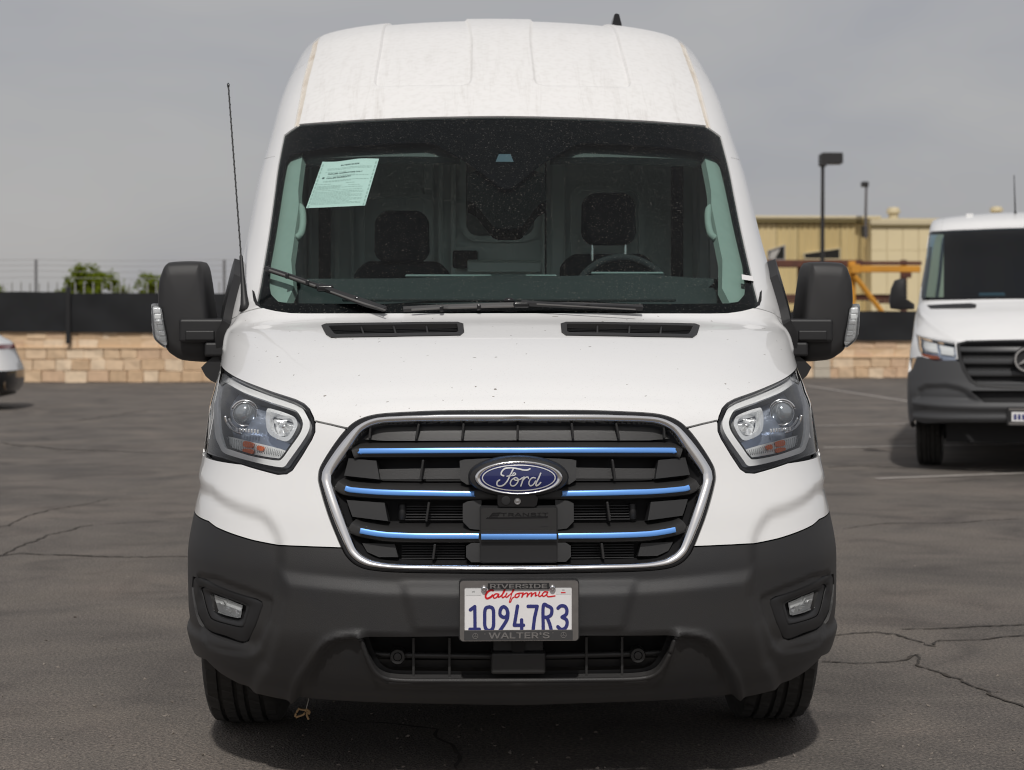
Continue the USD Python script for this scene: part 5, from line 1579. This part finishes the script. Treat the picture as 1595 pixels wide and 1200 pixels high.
def bq(u0, u1, v0, v1, d=0.03, r=0.006):
    a, b = at_y(u0, v0, YBH), at_y(u1, v1, YBH)
    return bx(a[0], b[0], YBH - d, YBH - 0.001, a[2], b[2], r)


for u0, u1, v0, v1, d in ((683, 690, 236, 440, .03), (703, 710, 245, 440, .035), (843, 848, 236, 440, .03), (858, 880, 245, 440, .02), (520, 530, 245, 440, .02), (545, 552, 245, 440, .02), (480, 486, 245, 440, .03), (660, 676, 240, 440, .02)):
    put(bh, "rib", bq(u0, u1, v0, v1, d), BH, False)
put(bh, "door_recess", bq(848, 851, 240, 440, .004), BLACKM, False)


def bframe(u0, u1, v0, v1, w, d, mat, name, r=0.05):
    a, b = at_y(u0, v0, YBH), at_y(u1, v1, YBH)
    o = rrect(a[0], b[0], b[2], a[2], r)
    return put(bh, name, flat(o.difference(o.buffer(-w)), YBH - d, d - 0.002), mat, 40)


bframe(716, 842, 225, 378, 0.026, 0.022, BH, "window_frame", 0.08)
a, b = at_y(726, 235, YBH), at_y(832, 370, YBH)
put(bh, "window", flat(rrect(a[0], b[0], b[2], a[2], 0.06), YBH - 0.006, 0.004), M("smoked_window", (0.10, 0.105, 0.10), 0.25), False)
bframe(888, 1002, 290, 425, 0.022, 0.03, BH, "panel_bead", 0.06)
bframe(560, 672, 300, 430, 0.022, 0.03, BH, "panel_bead", 0.06)
put(bh, "latch_box", bq(705, 744, 391, 418, .05), SEATM, False)
put(bh, "shelf", bq(728, 842, 406, 424, .06), BH, False)
put(bh, "shelf_edge", bq(728, 842, 406, 410, .07), M("pale_edge", (0.5, 0.53, 0.5), 0.5), False)
put(van, "headliner", patch(S, sbox(0, S.st([(780, 196)])[0][1], 0.80, zt(2.53)), 0.06, -0.045, 0), HEADL, True)
put(van, "door_card", [bx(s * 0.90, s * 0.86, 1.30, 2.54, 0.5, 1.36, 0.01) for s in (-1, 1)], CABIN, False)
put(van, "door_pillar", [bx(s * 0.82, s * 0.875, 2.38, 2.54, 1.3, 2.0, 0.01) for s in (-1, 1)], CABIN, False)
put(van, "cabin_floor", bx(-0.9, 0.9, 0.95, 2.6, 0.60, 0.64), CABIN, False)
put(van, "firewall", bx(-0.60, 0.60, 0.95, 0.98, 0.6, 1.22), BLACKM, False)
hd_ = [(446, 243), (470, 232), (513, 224), (570, 220), (664, 217), (690, 227), (712, 240), (716, 246), (640, 244), (560, 245), (500, 247), (470, 252), (462, 262), (448, 262)]
pair(van, "header_trim", S, px_poly(S, hd_, -0.055), 0.02, -0.055, 0.03, M("header_trim_grey", (0.085, 0.088, 0.085), 0.8))
tr1 = [(444, 240), (471, 240), (468, 262), (464, 296), (465, 318), (459.5, 358), (453, 404), (457, 448), (446, 471), (427, 469), (411, 440), (414, 401), (430, 318)]
hnd = [(462, 320), (470, 326), (472, 345), (469, 364), (461, 372), (458, 366)]
for mm in (lambda m: m, mirror):
    pt = put(van, "pillar_trim", mm(patch(S, px_poly(S, tr1, -0.03), 0.02, -0.032, 0.03, both=False)), TRIMC, True)
    q = np.array([at_off(u, v, -0.05)[0] for u, v in spl(hnd[:5], 4)])
    put(pt, "grab_handle", mm(tube(q, 0.013, 10)), TRIMC, True)
    q = np.array([at_y(u, v, 2.3) for u, v in ((497, 335), (508, 380), (512, 430))])
    put(van, "seat_belt", mm(bx(q[0][0], q[0][0] + 0.05, 2.28, 2.284, 1.2, 1.95)), SEATM, False)

# ---------------------------------------------------------------- sheets on the glass, twig
pc4 = np.array([(500.5, 248), (589.5, 242.3), (567.5, 316), (474.5, 320.5)])
nt = thing("paper_notice", "pale green printed form taped inside the large van's windscreen, upper left", "paper", (0, 0, 0))


def sheet_pt(a, b, off):
    """(a across, b down) on the notice, both 0 to 1."""
    a, b = np.asarray(a, float)[:, None], np.asarray(b, float)[:, None]
    uv = pc4[0] * (1 - a) * (1 - b) + pc4[1] * a * (1 - b) + pc4[2] * a * b + pc4[3] * (1 - a) * b
    uv[:, 1] += (np.sin(a[:, 0] * 7) * 1.2 * (1 - b[:, 0]))
    x = S.inv(uv)
    return S.P(x[:, 0], x[:, 1]) + S.N(x[:, 0], x[:, 1]) * np.reshape(off, (-1, 1))


aa, bb = np.meshgrid(np.linspace(0, 1, 14), np.linspace(0, 1, 14), indexing="ij")
i, j = np.meshgrid(np.arange(13), np.arange(13), indexing="ij")
k = (i * 14 + j).ravel()
fq = np.vstack([np.stack([k, k + 1, k + 15], 1), np.stack([k, k + 15, k + 14], 1)])
put(nt, "sheet", outward(trimesh.Trimesh(sheet_pt(aa.ravel(), bb.ravel(), -0.012), fq, process=False), (0, -1, 1)), PAPER, True)


def sheet_text(txt, a0, b0, wa, bold):
    m = meshkit.text_mesh(txt, 1.0, 0.02, bold)
    v = m.vertices
    w = np.ptp(v[:, 0])
    a = a0 + (v[:, 0] - v[:, 0].min()) / w * wa
    b = b0 - v[:, 1] / w * wa * 0.74 * (1.0)
    return trimesh.Trimesh(sheet_pt(a, b, -0.0112 + 0.0004 * (v[:, 2] > 0.01)), m.faces, process=False)


def bar(a0, a1, b0, b1):
    return trimesh.Trimesh(sheet_pt([a0, a1, a1, a0], [b0, b0, b1, b1], -0.0112), [[0, 2, 1], [0, 3, 2]], process=False)


put(nt, "heading", [sheet_text("BUYERS GUIDE", 0.36, 0.115, 0.32, True), sheet_text("IMPLIED WARRANTIES ONLY", 0.18, 0.285, 0.60, True), sheet_text("DEALER WARRANTY", 0.18, 0.375, 0.42, True), bar(0.10, 0.14, 0.34, 0.375)], INK, False)
r_ = np.random.default_rng(5)
txt = []
for b0, a0, a1 in [(0.155, .14, .92), (0.18, .14, .9), (0.235, .12, .5), (0.315, .18, .66), (0.335, .3, .9), (0.42, .14, .92), (0.44, .14, .62), (0.49, .06, .3), (0.49, .55, .7)] + [(0.53 + .022 * q, .06, .48) for q in range(4)] + [(0.54, .6, .8), (.58, .5, .86), (0.63, .06, .86)] + [(0.665 + 0.026 * q, .06, .9 - .2 * (q % 3 == 2)) for q in range(11)]:
    a = a0
    while a < a1:
        w = r_.uniform(.015, .06)
        txt.append(bar(a, min(a + w, a1), b0, b0 + 0.009))
        a += w + 0.012
txt += [bar(.02, .045, b, b + .05) for b in np.arange(.06, .95, .08)] + [bar(.955, .98, b, b + .05) for b in np.arange(.06, .95, .08)]
put(nt, "small_print", txt, M("faint_ink", (0.42, 0.47, 0.45), 0.8), False)

tg = thing("paper_tag", "tiny white paper tag stuck at the windscreen's lower right edge", "tag", (0, 0, 0))
x = S.inv([(1154.5, 428.5), (1171.5, 431.5), (1173, 439), (1155, 436.5)])
q = S.P(x[:, 0], x[:, 1]) + S.N(x[:, 0], x[:, 1]) * 0.003
put(tg, "label", trimesh.Trimesh(np.vstack([q, q - [0, -0.002, 0.0]]), [[0, 2, 1], [0, 3, 2], [4, 5, 6], [4, 6, 7], [0, 1, 5], [0, 5, 4], [1, 2, 6], [1, 6, 5], [2, 3, 7], [2, 7, 6], [3, 0, 4], [3, 4, 7]], process=False), PLATEW, False)
twig_y = 0.30
tw_ = thing("dry_twig", "small dry forked plant sprig hanging under the large van's bumper, beside the left front wheel", "twig", tuple(at_y(472, 1110, twig_y)))
STRAW = M("dry_straw", (0.34, 0.22, 0.11), 0.8)
tq = lambda pts: np.array([at_y(u, v, twig_y) for u, v in pts])
put(tw_, "stalk", tube(tq([(481, 1088), (479, 1097), (477, 1104)]), [0.0009, 0.0011, 0.0013], 5), M("pale_straw", (0.40, 0.38, 0.34), 0.8), True)
for l_ in ([(477, 1104), (479, 1109), (478, 1114), (481, 1121)], [(478, 1106), (472, 1106), (464, 1104)], [(477, 1105), (473, 1113), (465, 1116), (461, 1118)], [(465, 1105), (461, 1112), (460, 1117)], [(477, 1105), (482, 1108), (481, 1113)]):
    put(tw_, "blade", tube(tq(spl(np.array(l_, float), 3)), 0.0032, 5), STRAW, True)

# ================================================================ the second van
phi = 0.325
front = at_depth(1600, 560, 13.75)
R2 = np.array([[math.cos(phi), math.sin(phi), 0], [-math.sin(phi), math.cos(phi), 0], [0, 0, 1]])
PL2 = np.eye(4)
PL2[:3, :3] = R2
PL2[:3, 3] = [front[0], front[1], 0]
K2 = [(.30, .26, 0.875, .45, 2.6, 0), (.10, .32, 0.955, .52, 2.8, 0), (.02, .42, 1.010, .55, 3.0, 0), (0, .54, 1.025, .58, 3.0, 0), (.0, .68, 1.030, .60, 3.0, 0), (.03, .82, 1.030, .62, 2.9, 0), (.06, .97, 1.020, .66, 2.8, 0), (.10, 1.10, 1.010, .68, 2.7, 0),
      (.18, 1.18, 1.000, .68, 2.6, .01), (.50, 1.36, 0.995, .62, 2.6, .03), (.85, 1.49, 0.985, .55, 2.6, .03), (.95, 1.53, 0.980, .52, 2.6, .03), (1.02, 1.60, 0.975, .5, 2.6, .03), (1.35, 1.93, 0.935, .46, 2.6, .03), (1.62, 2.20, 0.910, .42, 2.7, .03), (1.80, 2.32, 0.895, .40, 2.8, .03),
      (2.1, 2.40, 0.875, .38, 3.0, .04), (2.6, 2.44, 0.855, .35, 3.0, .05), (3.4, 2.46, 0.845, .3, 3.0, .05), (5.2, 2.46, 0.845, .3, 3, .05)]
Q = Shell(K2, PL2)
v2 = thing("cargo_van", "low-roof white cargo van with a ringed star on its black grille, right edge", "van", (front[0], front[1], 0))
CE = 1612


def qst(p):
    return [tuple(a) for a in Q.st(p)]


def qzt(z):
    tt = np.linspace(0, Q.T, 3000)
    return float(np.interp(z, Q.cols(tt)[:, 1], tt))


def qp(p):
    g = Polygon(qst(p))
    return g if g.is_valid else g.buffer(0)


WS2 = qp([(CE, 355), (1595, 355), (1520, 357.5), (1450, 361), (1444, 364), (1438, 420), (1434, 463), (1436, 468), (1500, 467), (1595, 465.5), (CE, 465.5)])
G2 = qp([(CE, 530), (1595, 530), (1540, 530.5), (1505, 531.5), (1490, 536), (1492, 557), (1500, 578), (1510.4, 594.6), (1522, 602), (1560, 605), (CE, 606)])
HL2 = qp([(1427, 521.7), (1441.7, 526), (1468.7, 531), (1487, 535), (1489.5, 557), (1483, 560), (1458, 560), (1436, 554), (1430, 543)])
HD2 = Polygon(qst([(CE, 466), (1500, 468), (1435, 470), (1428, 480), (1424, 500), (1424, 519), (1441.7, 524), (1468.7, 529), (1488, 533.5), (1497, 534.5), (1505, 531), (CE, 529)])).buffer(0).difference(unary_union([G2, HL2, WS2]))
sb2 = 1.08 * LS
B2 = Polygon([(sb2, qzt(.80)), (1.0 * LS, qzt(.82))] + qst([(1421, 575), (1428, 556), (1436, 556), (1458, 562), (1489, 561), (1530, 580), (CE, 580), (CE, 660), (1577, 658.5), (1483, 658.5), (1440, 660), (1424, 654)]) + [(1.0 * LS, qzt(.36)), (sb2, qzt(.36))]).buffer(0).difference(unary_union([G2, HL2]))
LG2 = qp([(CE, 609), (1512.5, 609), (1533, 627), (CE, 627.5)])
B2 = B2.difference(LG2)
Q.disp.append(("in", qp([(1425, 624), (1428, 606), (1440, 598.7), (1473, 597.7), (1494, 602), (1508, 608), (1526, 628)]), -0.03, 0.03))
Q.disp.append(("line", LineString(qst([(1424, 628), (1470, 633), (1530, 635), (CE + 8, 635)])), 0.025, 0.03))
Q.disp.append(("line", LineString(qst([(1424, 650), (1470, 652), (1530, 652), (CE + 8, 652)])), 0.018, 0.02))
Q.disp.append(("line", LineString(qst([(1434, 490), (1460, 512), (1490, 531)])), 0.012, 0.03))
GREYB = M("grey_bumper_plastic", (0.050, 0.051, 0.054), 0.55, bump=0.2, bscale=500.0)
rear2 = Q.yz([(5.6, z) for z in np.linspace(.36, 2.35, 24)])
SD2 = Polygon([(1.0, qzt(.36))] + [tuple(p) for p in rear2] + [(rear2[-1][0], Q.T), (0, Q.T), (0, qzt(.36))]).buffer(0)


def arch2(yc, r):
    a = np.linspace(0, 2 * np.pi, 40)
    return Polygon(Q.yz(np.stack([yc + r * np.cos(a), .36 + r * np.sin(a)], 1))).buffer(0)


win2 = Polygon(Q.yz([(1.35, 1.50), (1.55, 1.75), (1.85, 2.05), (2.5, 2.1), (2.5, 1.48)])).buffer(0)
FR2 = Polygon([(0, -1), (sb2, -1), (sb2, qzt(.79)), (1.0, qzt(.8)), (1.0, qzt(1.0)), (0, qzt(1.0))])
RF2 = Polygon([(-.1, WS2.bounds[3] - 0.002), (0.70, WS2.bounds[3] - 0.02), (0.72, Q.T), (-.1, Q.T)])
BD2 = SD2.difference(unary_union([FR2, HD2, B2, HL2.buffer(.001), G2, WS2, RF2, arch2(1.0, .42), arch2(4.6, .42), win2]))
put(v2, "hood", patch(Q, HD2.buffer(-.003), .03, 0, .02), WHITE, True)
put(v2, "roof", patch(Q, RF2.difference(WS2).buffer(-.001), .05, 0, .02), WHITE, True)
put(v2, "body_side", patch(Q, BD2.buffer(-.002), .05, 0, .02, hb=.025), WHITE, True)
put(v2, "bumper", patch(Q, B2.buffer(-.002), .02, 0, .03), GREYB, True)
ws2 = put(v2, "windscreen", patch(Q, WS2.buffer(-.004), .04, -.004, 0), glass_look("tinted_glass", (0.26, 0.42, 0.52)), True)
put(ws2, "black_band", patch(Q, WS2.buffer(-.004).difference(WS2.buffer(-.045).union(sbox(-1, 0, 0.02, 99).intersection(WS2.buffer(-.045)))), .03, -.010, 0), FRIT, True)
put(v2, "door_window", patch(Q, win2.buffer(-.003), .05, -.004, 0), "/World/Looks/tinted_glass", True)
put(v2, "rear_wall", xform(bx(-.8, .8, 5.55, 5.6, .4, 2.38), PL2), WHITE, False)
put(v2, "underbody", xform(trimesh.util.concatenate([bx(-.68, .68, .35, 5.4, .26, .62), bx(-.92, .92, 1.45, 4.1, .34, .6), bx(-.9, .9, .6, .66, .4, 1.1)]), PL2), BLACKM, False)
put(v2, "cabin_back", xform(bx(-.78, .78, 2.5, 2.55, .5, 2.30), PL2), DASHM, False)
put(v2, "dashboard", xform(bx(-.70, .70, 1.22, 1.6, 1.0, 1.56, .05), PL2), M("blue_grey_dash", (0.08, 0.14, 0.17), 0.6), False)
put(v2, "dash_paper", xform(bx(-.42, -.18, 1.30, 1.45, 1.562, 1.60, .01), PL2), TRIMC, False)
g2 = put(v2, "grille", patch(Q, G2, .04, -.05, 0), BLACKM, True)
put(g2, "grille_frame", patch(Q, G2.difference(G2.buffer(-.022)), .02, .004, .05), DARK, True)
for v, u0 in ((542, 1494), (561, 1500), (580, 1507), (597, 1522)):
    x = Q.inv(np.linspace((u0, v), (1600, v + 0.5), 12))
    x[-1, 0] = 0
    p, n = Q.P(x[:, 0], x[:, 1]) - Q.N(x[:, 0], x[:, 1]) * .012, Q.N(x[:, 0], x[:, 1])
    p, n = np.vstack([p, p[-2::-1] * [-1, 1, 1]]), np.vstack([n, n[-2::-1] * [-1, 1, 1]])
    m = sweep(p, n, [(-.04, .035), (.006, .012), (.008, -.02), (.0, -.032), (-.04, -.03)])
    m.apply_transform(PL2)
    put(g2, "slat", m, M("satin_grille_slat", (0.040, 0.041, 0.043), 0.35) if v == 542 else "/World/Looks/satin_grille_slat", 40)
sz = 1.3 - (560.5 - 506) / F0 * 13.75
star = Point(0, 0).buffer(.104).difference(Point(0, 0).buffer(.089)).union(unary_union([Polygon([(-.019 * math.cos(a), .019 * math.sin(a)), (.094 * math.sin(a), .094 * math.cos(a)), (.019 * math.cos(a), -.019 * math.sin(a))]) for a in (0, 2.0944, 4.1888)]))
m = flat(affinity.translate(star, 0, sz), -.045, .03)
m.apply_transform(PL2)
put(g2, "star_badge", m, CHROME, False)
m = xform(flat(Point(0, sz).buffer(.115), -.02, .05), PL2)
put(g2, "badge_mount", m, DARK, False)
put(v2, "lower_grille", patch(Q, LG2.buffer(.01), .04, -.06, 0), BLACKM, True)
for mm in (lambda m: m, mirror):
    def pm(poly, h, off, sk):
        m = patch(Q, poly, h, off, sk, both=False, world=False)
        m = mm(m)
        m.apply_transform(PL2)
        return m
    h2 = put(v2, "headlight", pm(HL2.buffer(.004), .02, -.05, 0), BOWL, True)
    put(h2, "lamp_reflector", [pm(qp([(1434, 527), (1457, 531), (1457, 548), (1436, 546)]), .02, -.035, .01), pm(qp([(1461, 533), (1484, 538), (1484, 553), (1463, 550)]), .02, -.035, .01)], PRISM, True)
    put(h2, "amber_lens", pm(qp([(1432, 550), (1460, 554), (1462, 559), (1450, 559), (1436, 555)]), .015, -.012, .01), AMBER, True)
    put(h2, "lens", pm(HL2.buffer(-.002), .03, -.002, 0), CLEAR, True)
    vt2 = put(v2, "hood_vent", pm(qp([(1444, 476), (1512, 473), (1521, 475), (1520, 480), (1512, 481), (1450, 481.5)]), .03, .004, .01), DARK, True)
    mq = [(1394, 437), (1403, 434.5), (1410, 434.5), (1411.5, 450), (1412, 468), (1419, 472), (1424, 474), (1424, 482), (1400, 483), (1387, 481), (1385, 470), (1388, 450)]
    iv2 = np.linalg.inv(PL2)
    ctr = Q.P(*[a for a in Q.inv([(1436, 470)])[0]])

    def ring2(sc, yy):
        out = []
        for u, v in mq:
            u, v = 1404 + (u - 1404) * sc, 460 + (v - 460) * sc
            d = iv2[:3, :3] @ ray((u, v))[0]
            o = Q.cam
            p_ = o + d * ((1.30 - o[1]) / d[1])
            out.append(p_ + [0, yy - 1.30, 0])
        return np.array(out)
    m = rings_mesh([ring2(.5, 1.20), ring2(.9, 1.215), ring2(1, 1.25), ring2(1, 1.36)], True, True, True)
    m.fix_normals()
    m = mm(m)
    m.apply_transform(PL2)
    put(v2, "side_mirror", m, DARK, 40)
for xc, yc in ((-.85, 1.0), (.85, 1.0), (-.85, 4.6), (.85, 4.6)):
    ty, ri = wheel_parts(xc, yc, .345, .225)
    w2 = put(v2, "wheel", xform(ty, PL2), RUBBER, 30)
    put(w2, "rim", xform(ri, PL2), STEEL, 40)
iv2 = np.linalg.inv(PL2)


def loc(u, v, y):
    d = iv2[:3, :3] @ ray((u, v))[0]
    return Q.cam + d * ((y - Q.cam[1]) / d[1])


pa, pb = loc(1576, 663, -.03), loc(1576, 634.5, -.03)
m2 = lambda m: xform(m, PL2)
pl2 = put(v2, "number_plate", m2(flat(rrect(-.165, .165, pa[2], pb[2], .01), -.035, .03)), DARK, False)
put(pl2, "plate_sheet", m2(flat(sbox(-.128, pa[2] + .035, .128, pb[2] - .04), -.038, .004)), PLATEW, False)
put(pl2, "plate_mark", m2(flat(unary_union([sbox(-.11 + .034 * k, pa[2] + .05, -.088 + .034 * k, pb[2] - .06) for k in range(7)]), -.0395, .002)), PLATEB, False)
put(pl2, "frame_band", m2(trimesh.util.concatenate([flat(sbox(-.15, pa[2] + .006, .15, pa[2] + .028), -.0375, .004), flat(sbox(-.15, pb[2] - .028, .15, pb[2] - .008), -.0375, .004)])), PEWTER, False)
a0 = loc(1581.5, 337, 2.05)
a1 = loc(1579.5, 273, 2.15)
put(v2, "aerial", m2(tube([a0 + [0, 0, -.04], a0 + [0, 0, .02], a0 + (a1 - a0) * .12, a0 + (a1 - a0) * .5, a1], [.03, .018, .008, .006, .004], 10)), GLOSSB, True)
mk = loc(1510, 334, 2.02)
put(v2, "roof_marker", m2(hull_box(mk[0] - .035, mk[0] + .035, mk[1], mk[1] + .10, mk[2] - .05, mk[2] + .006, .008)), WHITE, True)

# ================================================================ the car at the left edge, tail towards the vans
ph3 = -math.pi / 2 + 0.12
e3 = at_depth(33, 592, 24.3)
R3 = np.array([[math.cos(ph3), -math.sin(ph3), 0], [math.sin(ph3), math.cos(ph3), 0], [0, 0, 1]])
R3 = np.array([[0.0, -1, 0], [1, 0, 0], [0, 0, 1]])     # local -y (the tail) looks along +x
a_ = 0.10
R3 = np.array([[math.cos(a_), -math.sin(a_), 0], [math.sin(a_), math.cos(a_), 0], [0, 0, 1]]) @ R3
PL3 = np.eye(4)
PL3[:3, :3] = R3
PL3[:3, 3] = [e3[0] - 0.21, e3[1] + 0.75, 0]
K3 = [(.14, .22, .76, .35, 2.6, 0), (.07, .27, .82, .40, 2.8, 0), (.02, .36, .87, .42, 3, 0), (0, .48, .90, .44, 3, 0), (.0, .58, .905, .45, 3, 0), (.035, .68, .905, .44, 3, 0), (.09, .80, .90, .42, 3, 0), (.13, .90, .895, .42, 2.9, 0), (.15, .97, .885, .4, 2.8, 0), (.18, 1.03, .87, .4, 2.7, .01),
      (.30, 1.10, .84, .4, 2.6, .02), (.62, 1.33, .76, .45, 2.6, .03), (.95, 1.50, .68, .45, 2.6, .03), (1.3, 1.58, .65, .45, 2.6, .04), (2.0, 1.63, .64, .4, 2.6, .05), (3.0, 1.58, .64, .3, 2.6, .05)]
Z3 = Shell(K3, PL3)
tt3 = np.linspace(0, Z3.T, 2000)
z3 = lambda z: float(np.interp(z, Z3.cols(tt3)[:, 1], tt3))
c3 = thing("parked_car", "tail of a white car with dark red lamp strip and black lower bumper, left edge", "car", (PL3[0, 3], PL3[1, 3], 0))
full = 4.3


def band(t0, t1, s0=0.0, s1=4.6):
    return sbox(s0, t0, s1, t1)


ar = [Polygon(Z3.yz(np.stack([yc + .36 * np.cos(a), .34 + .36 * np.sin(a)], 1))) for yc in (.95, 3.6) for a in [np.linspace(0, 2 * np.pi, 40)]]
lampb = band(z3(.925), z3(1.0), 0, .95)
glass3 = Polygon([(0, z3(1.14)), (.62, z3(1.14)), (.55, z3(1.46)), (0, z3(1.46))])
side3 = Polygon(Z3.yz([(1.15, 1.12), (1.35, 1.42), (2.6, 1.50), (3.4, 1.20), (3.5, 1.06), (1.3, 1.05)])).buffer(0)
put(c3, "body", patch(Z3, band(z3(.60), Z3.T, 0, 4.3).difference(unary_union(ar + [lampb, glass3, side3])), .05, 0, .015), WHITE, True)
put(c3, "bumper", patch(Z3, band(z3(.26), z3(.597), 0, 1.15).difference(unary_union(ar)), .04, .0, .03), GLOSSB, True)
put(c3, "sill", patch(Z3, band(z3(.27), z3(.597), 1.153, 4.3).difference(unary_union(ar)), .05, -.004, .03), DARK, True)
put(c3, "tail_lamp", patch(Z3, lampb.buffer(-.002), .03, .003, .02), M("dark_red_lens", (0.16, 0.012, 0.012), 0.15, coat=0.6), True)
put(c3, "rear_window", patch(Z3, glass3.buffer(-.003), .05, -.004, 0), "/World/Looks/tinted_glass", True)
put(c3, "side_window", patch(Z3, side3.buffer(-.003), .05, -.004, 0), "/World/Looks/tinted_glass", True)
m3 = lambda m: xform(m, PL3)
for s in (-1, 1):
    rr = trimesh.creation.torus(.075, .016)
    rr.apply_transform(trimesh.transformations.rotation_matrix(math.pi / 2, [1, 0, 0]))
    rr.apply_translation([s * .66, .12, .40])
    put(c3, "exhaust_ring", m3(rr), M("exhaust_bronze", (0.30, 0.22, 0.15), 0.3, metal=0.9) if s < 0 else "/World/Looks/exhaust_bronze", True)
put(c3, "underbody", m3(bx(-.72, .72, .2, 4.3, .2, .6)), BLACKM, False)
put(c3, "cabin", m3(bx(-.6, .6, .8, 3.2, .6, 1.05)), BLACKM, False)
put(c3, "nose", m3(trimesh.convex.convex_hull(np.vstack([bx(-.86, .86, 4.0, 4.3, .3, .96, .08).vertices, bx(-.7, .7, 4.5, 4.62, .32, .74, .08).vertices]))), WHITE, 30)
for xc in (-.80, .80):
    for yc in (.95, 3.6):
        ty, ri = wheel_parts(xc, yc, .33, .22)
        w3 = put(c3, "wheel", m3(ty), RUBBER, 30)
        put(w3, "rim", m3(ri), SATIN, 40)
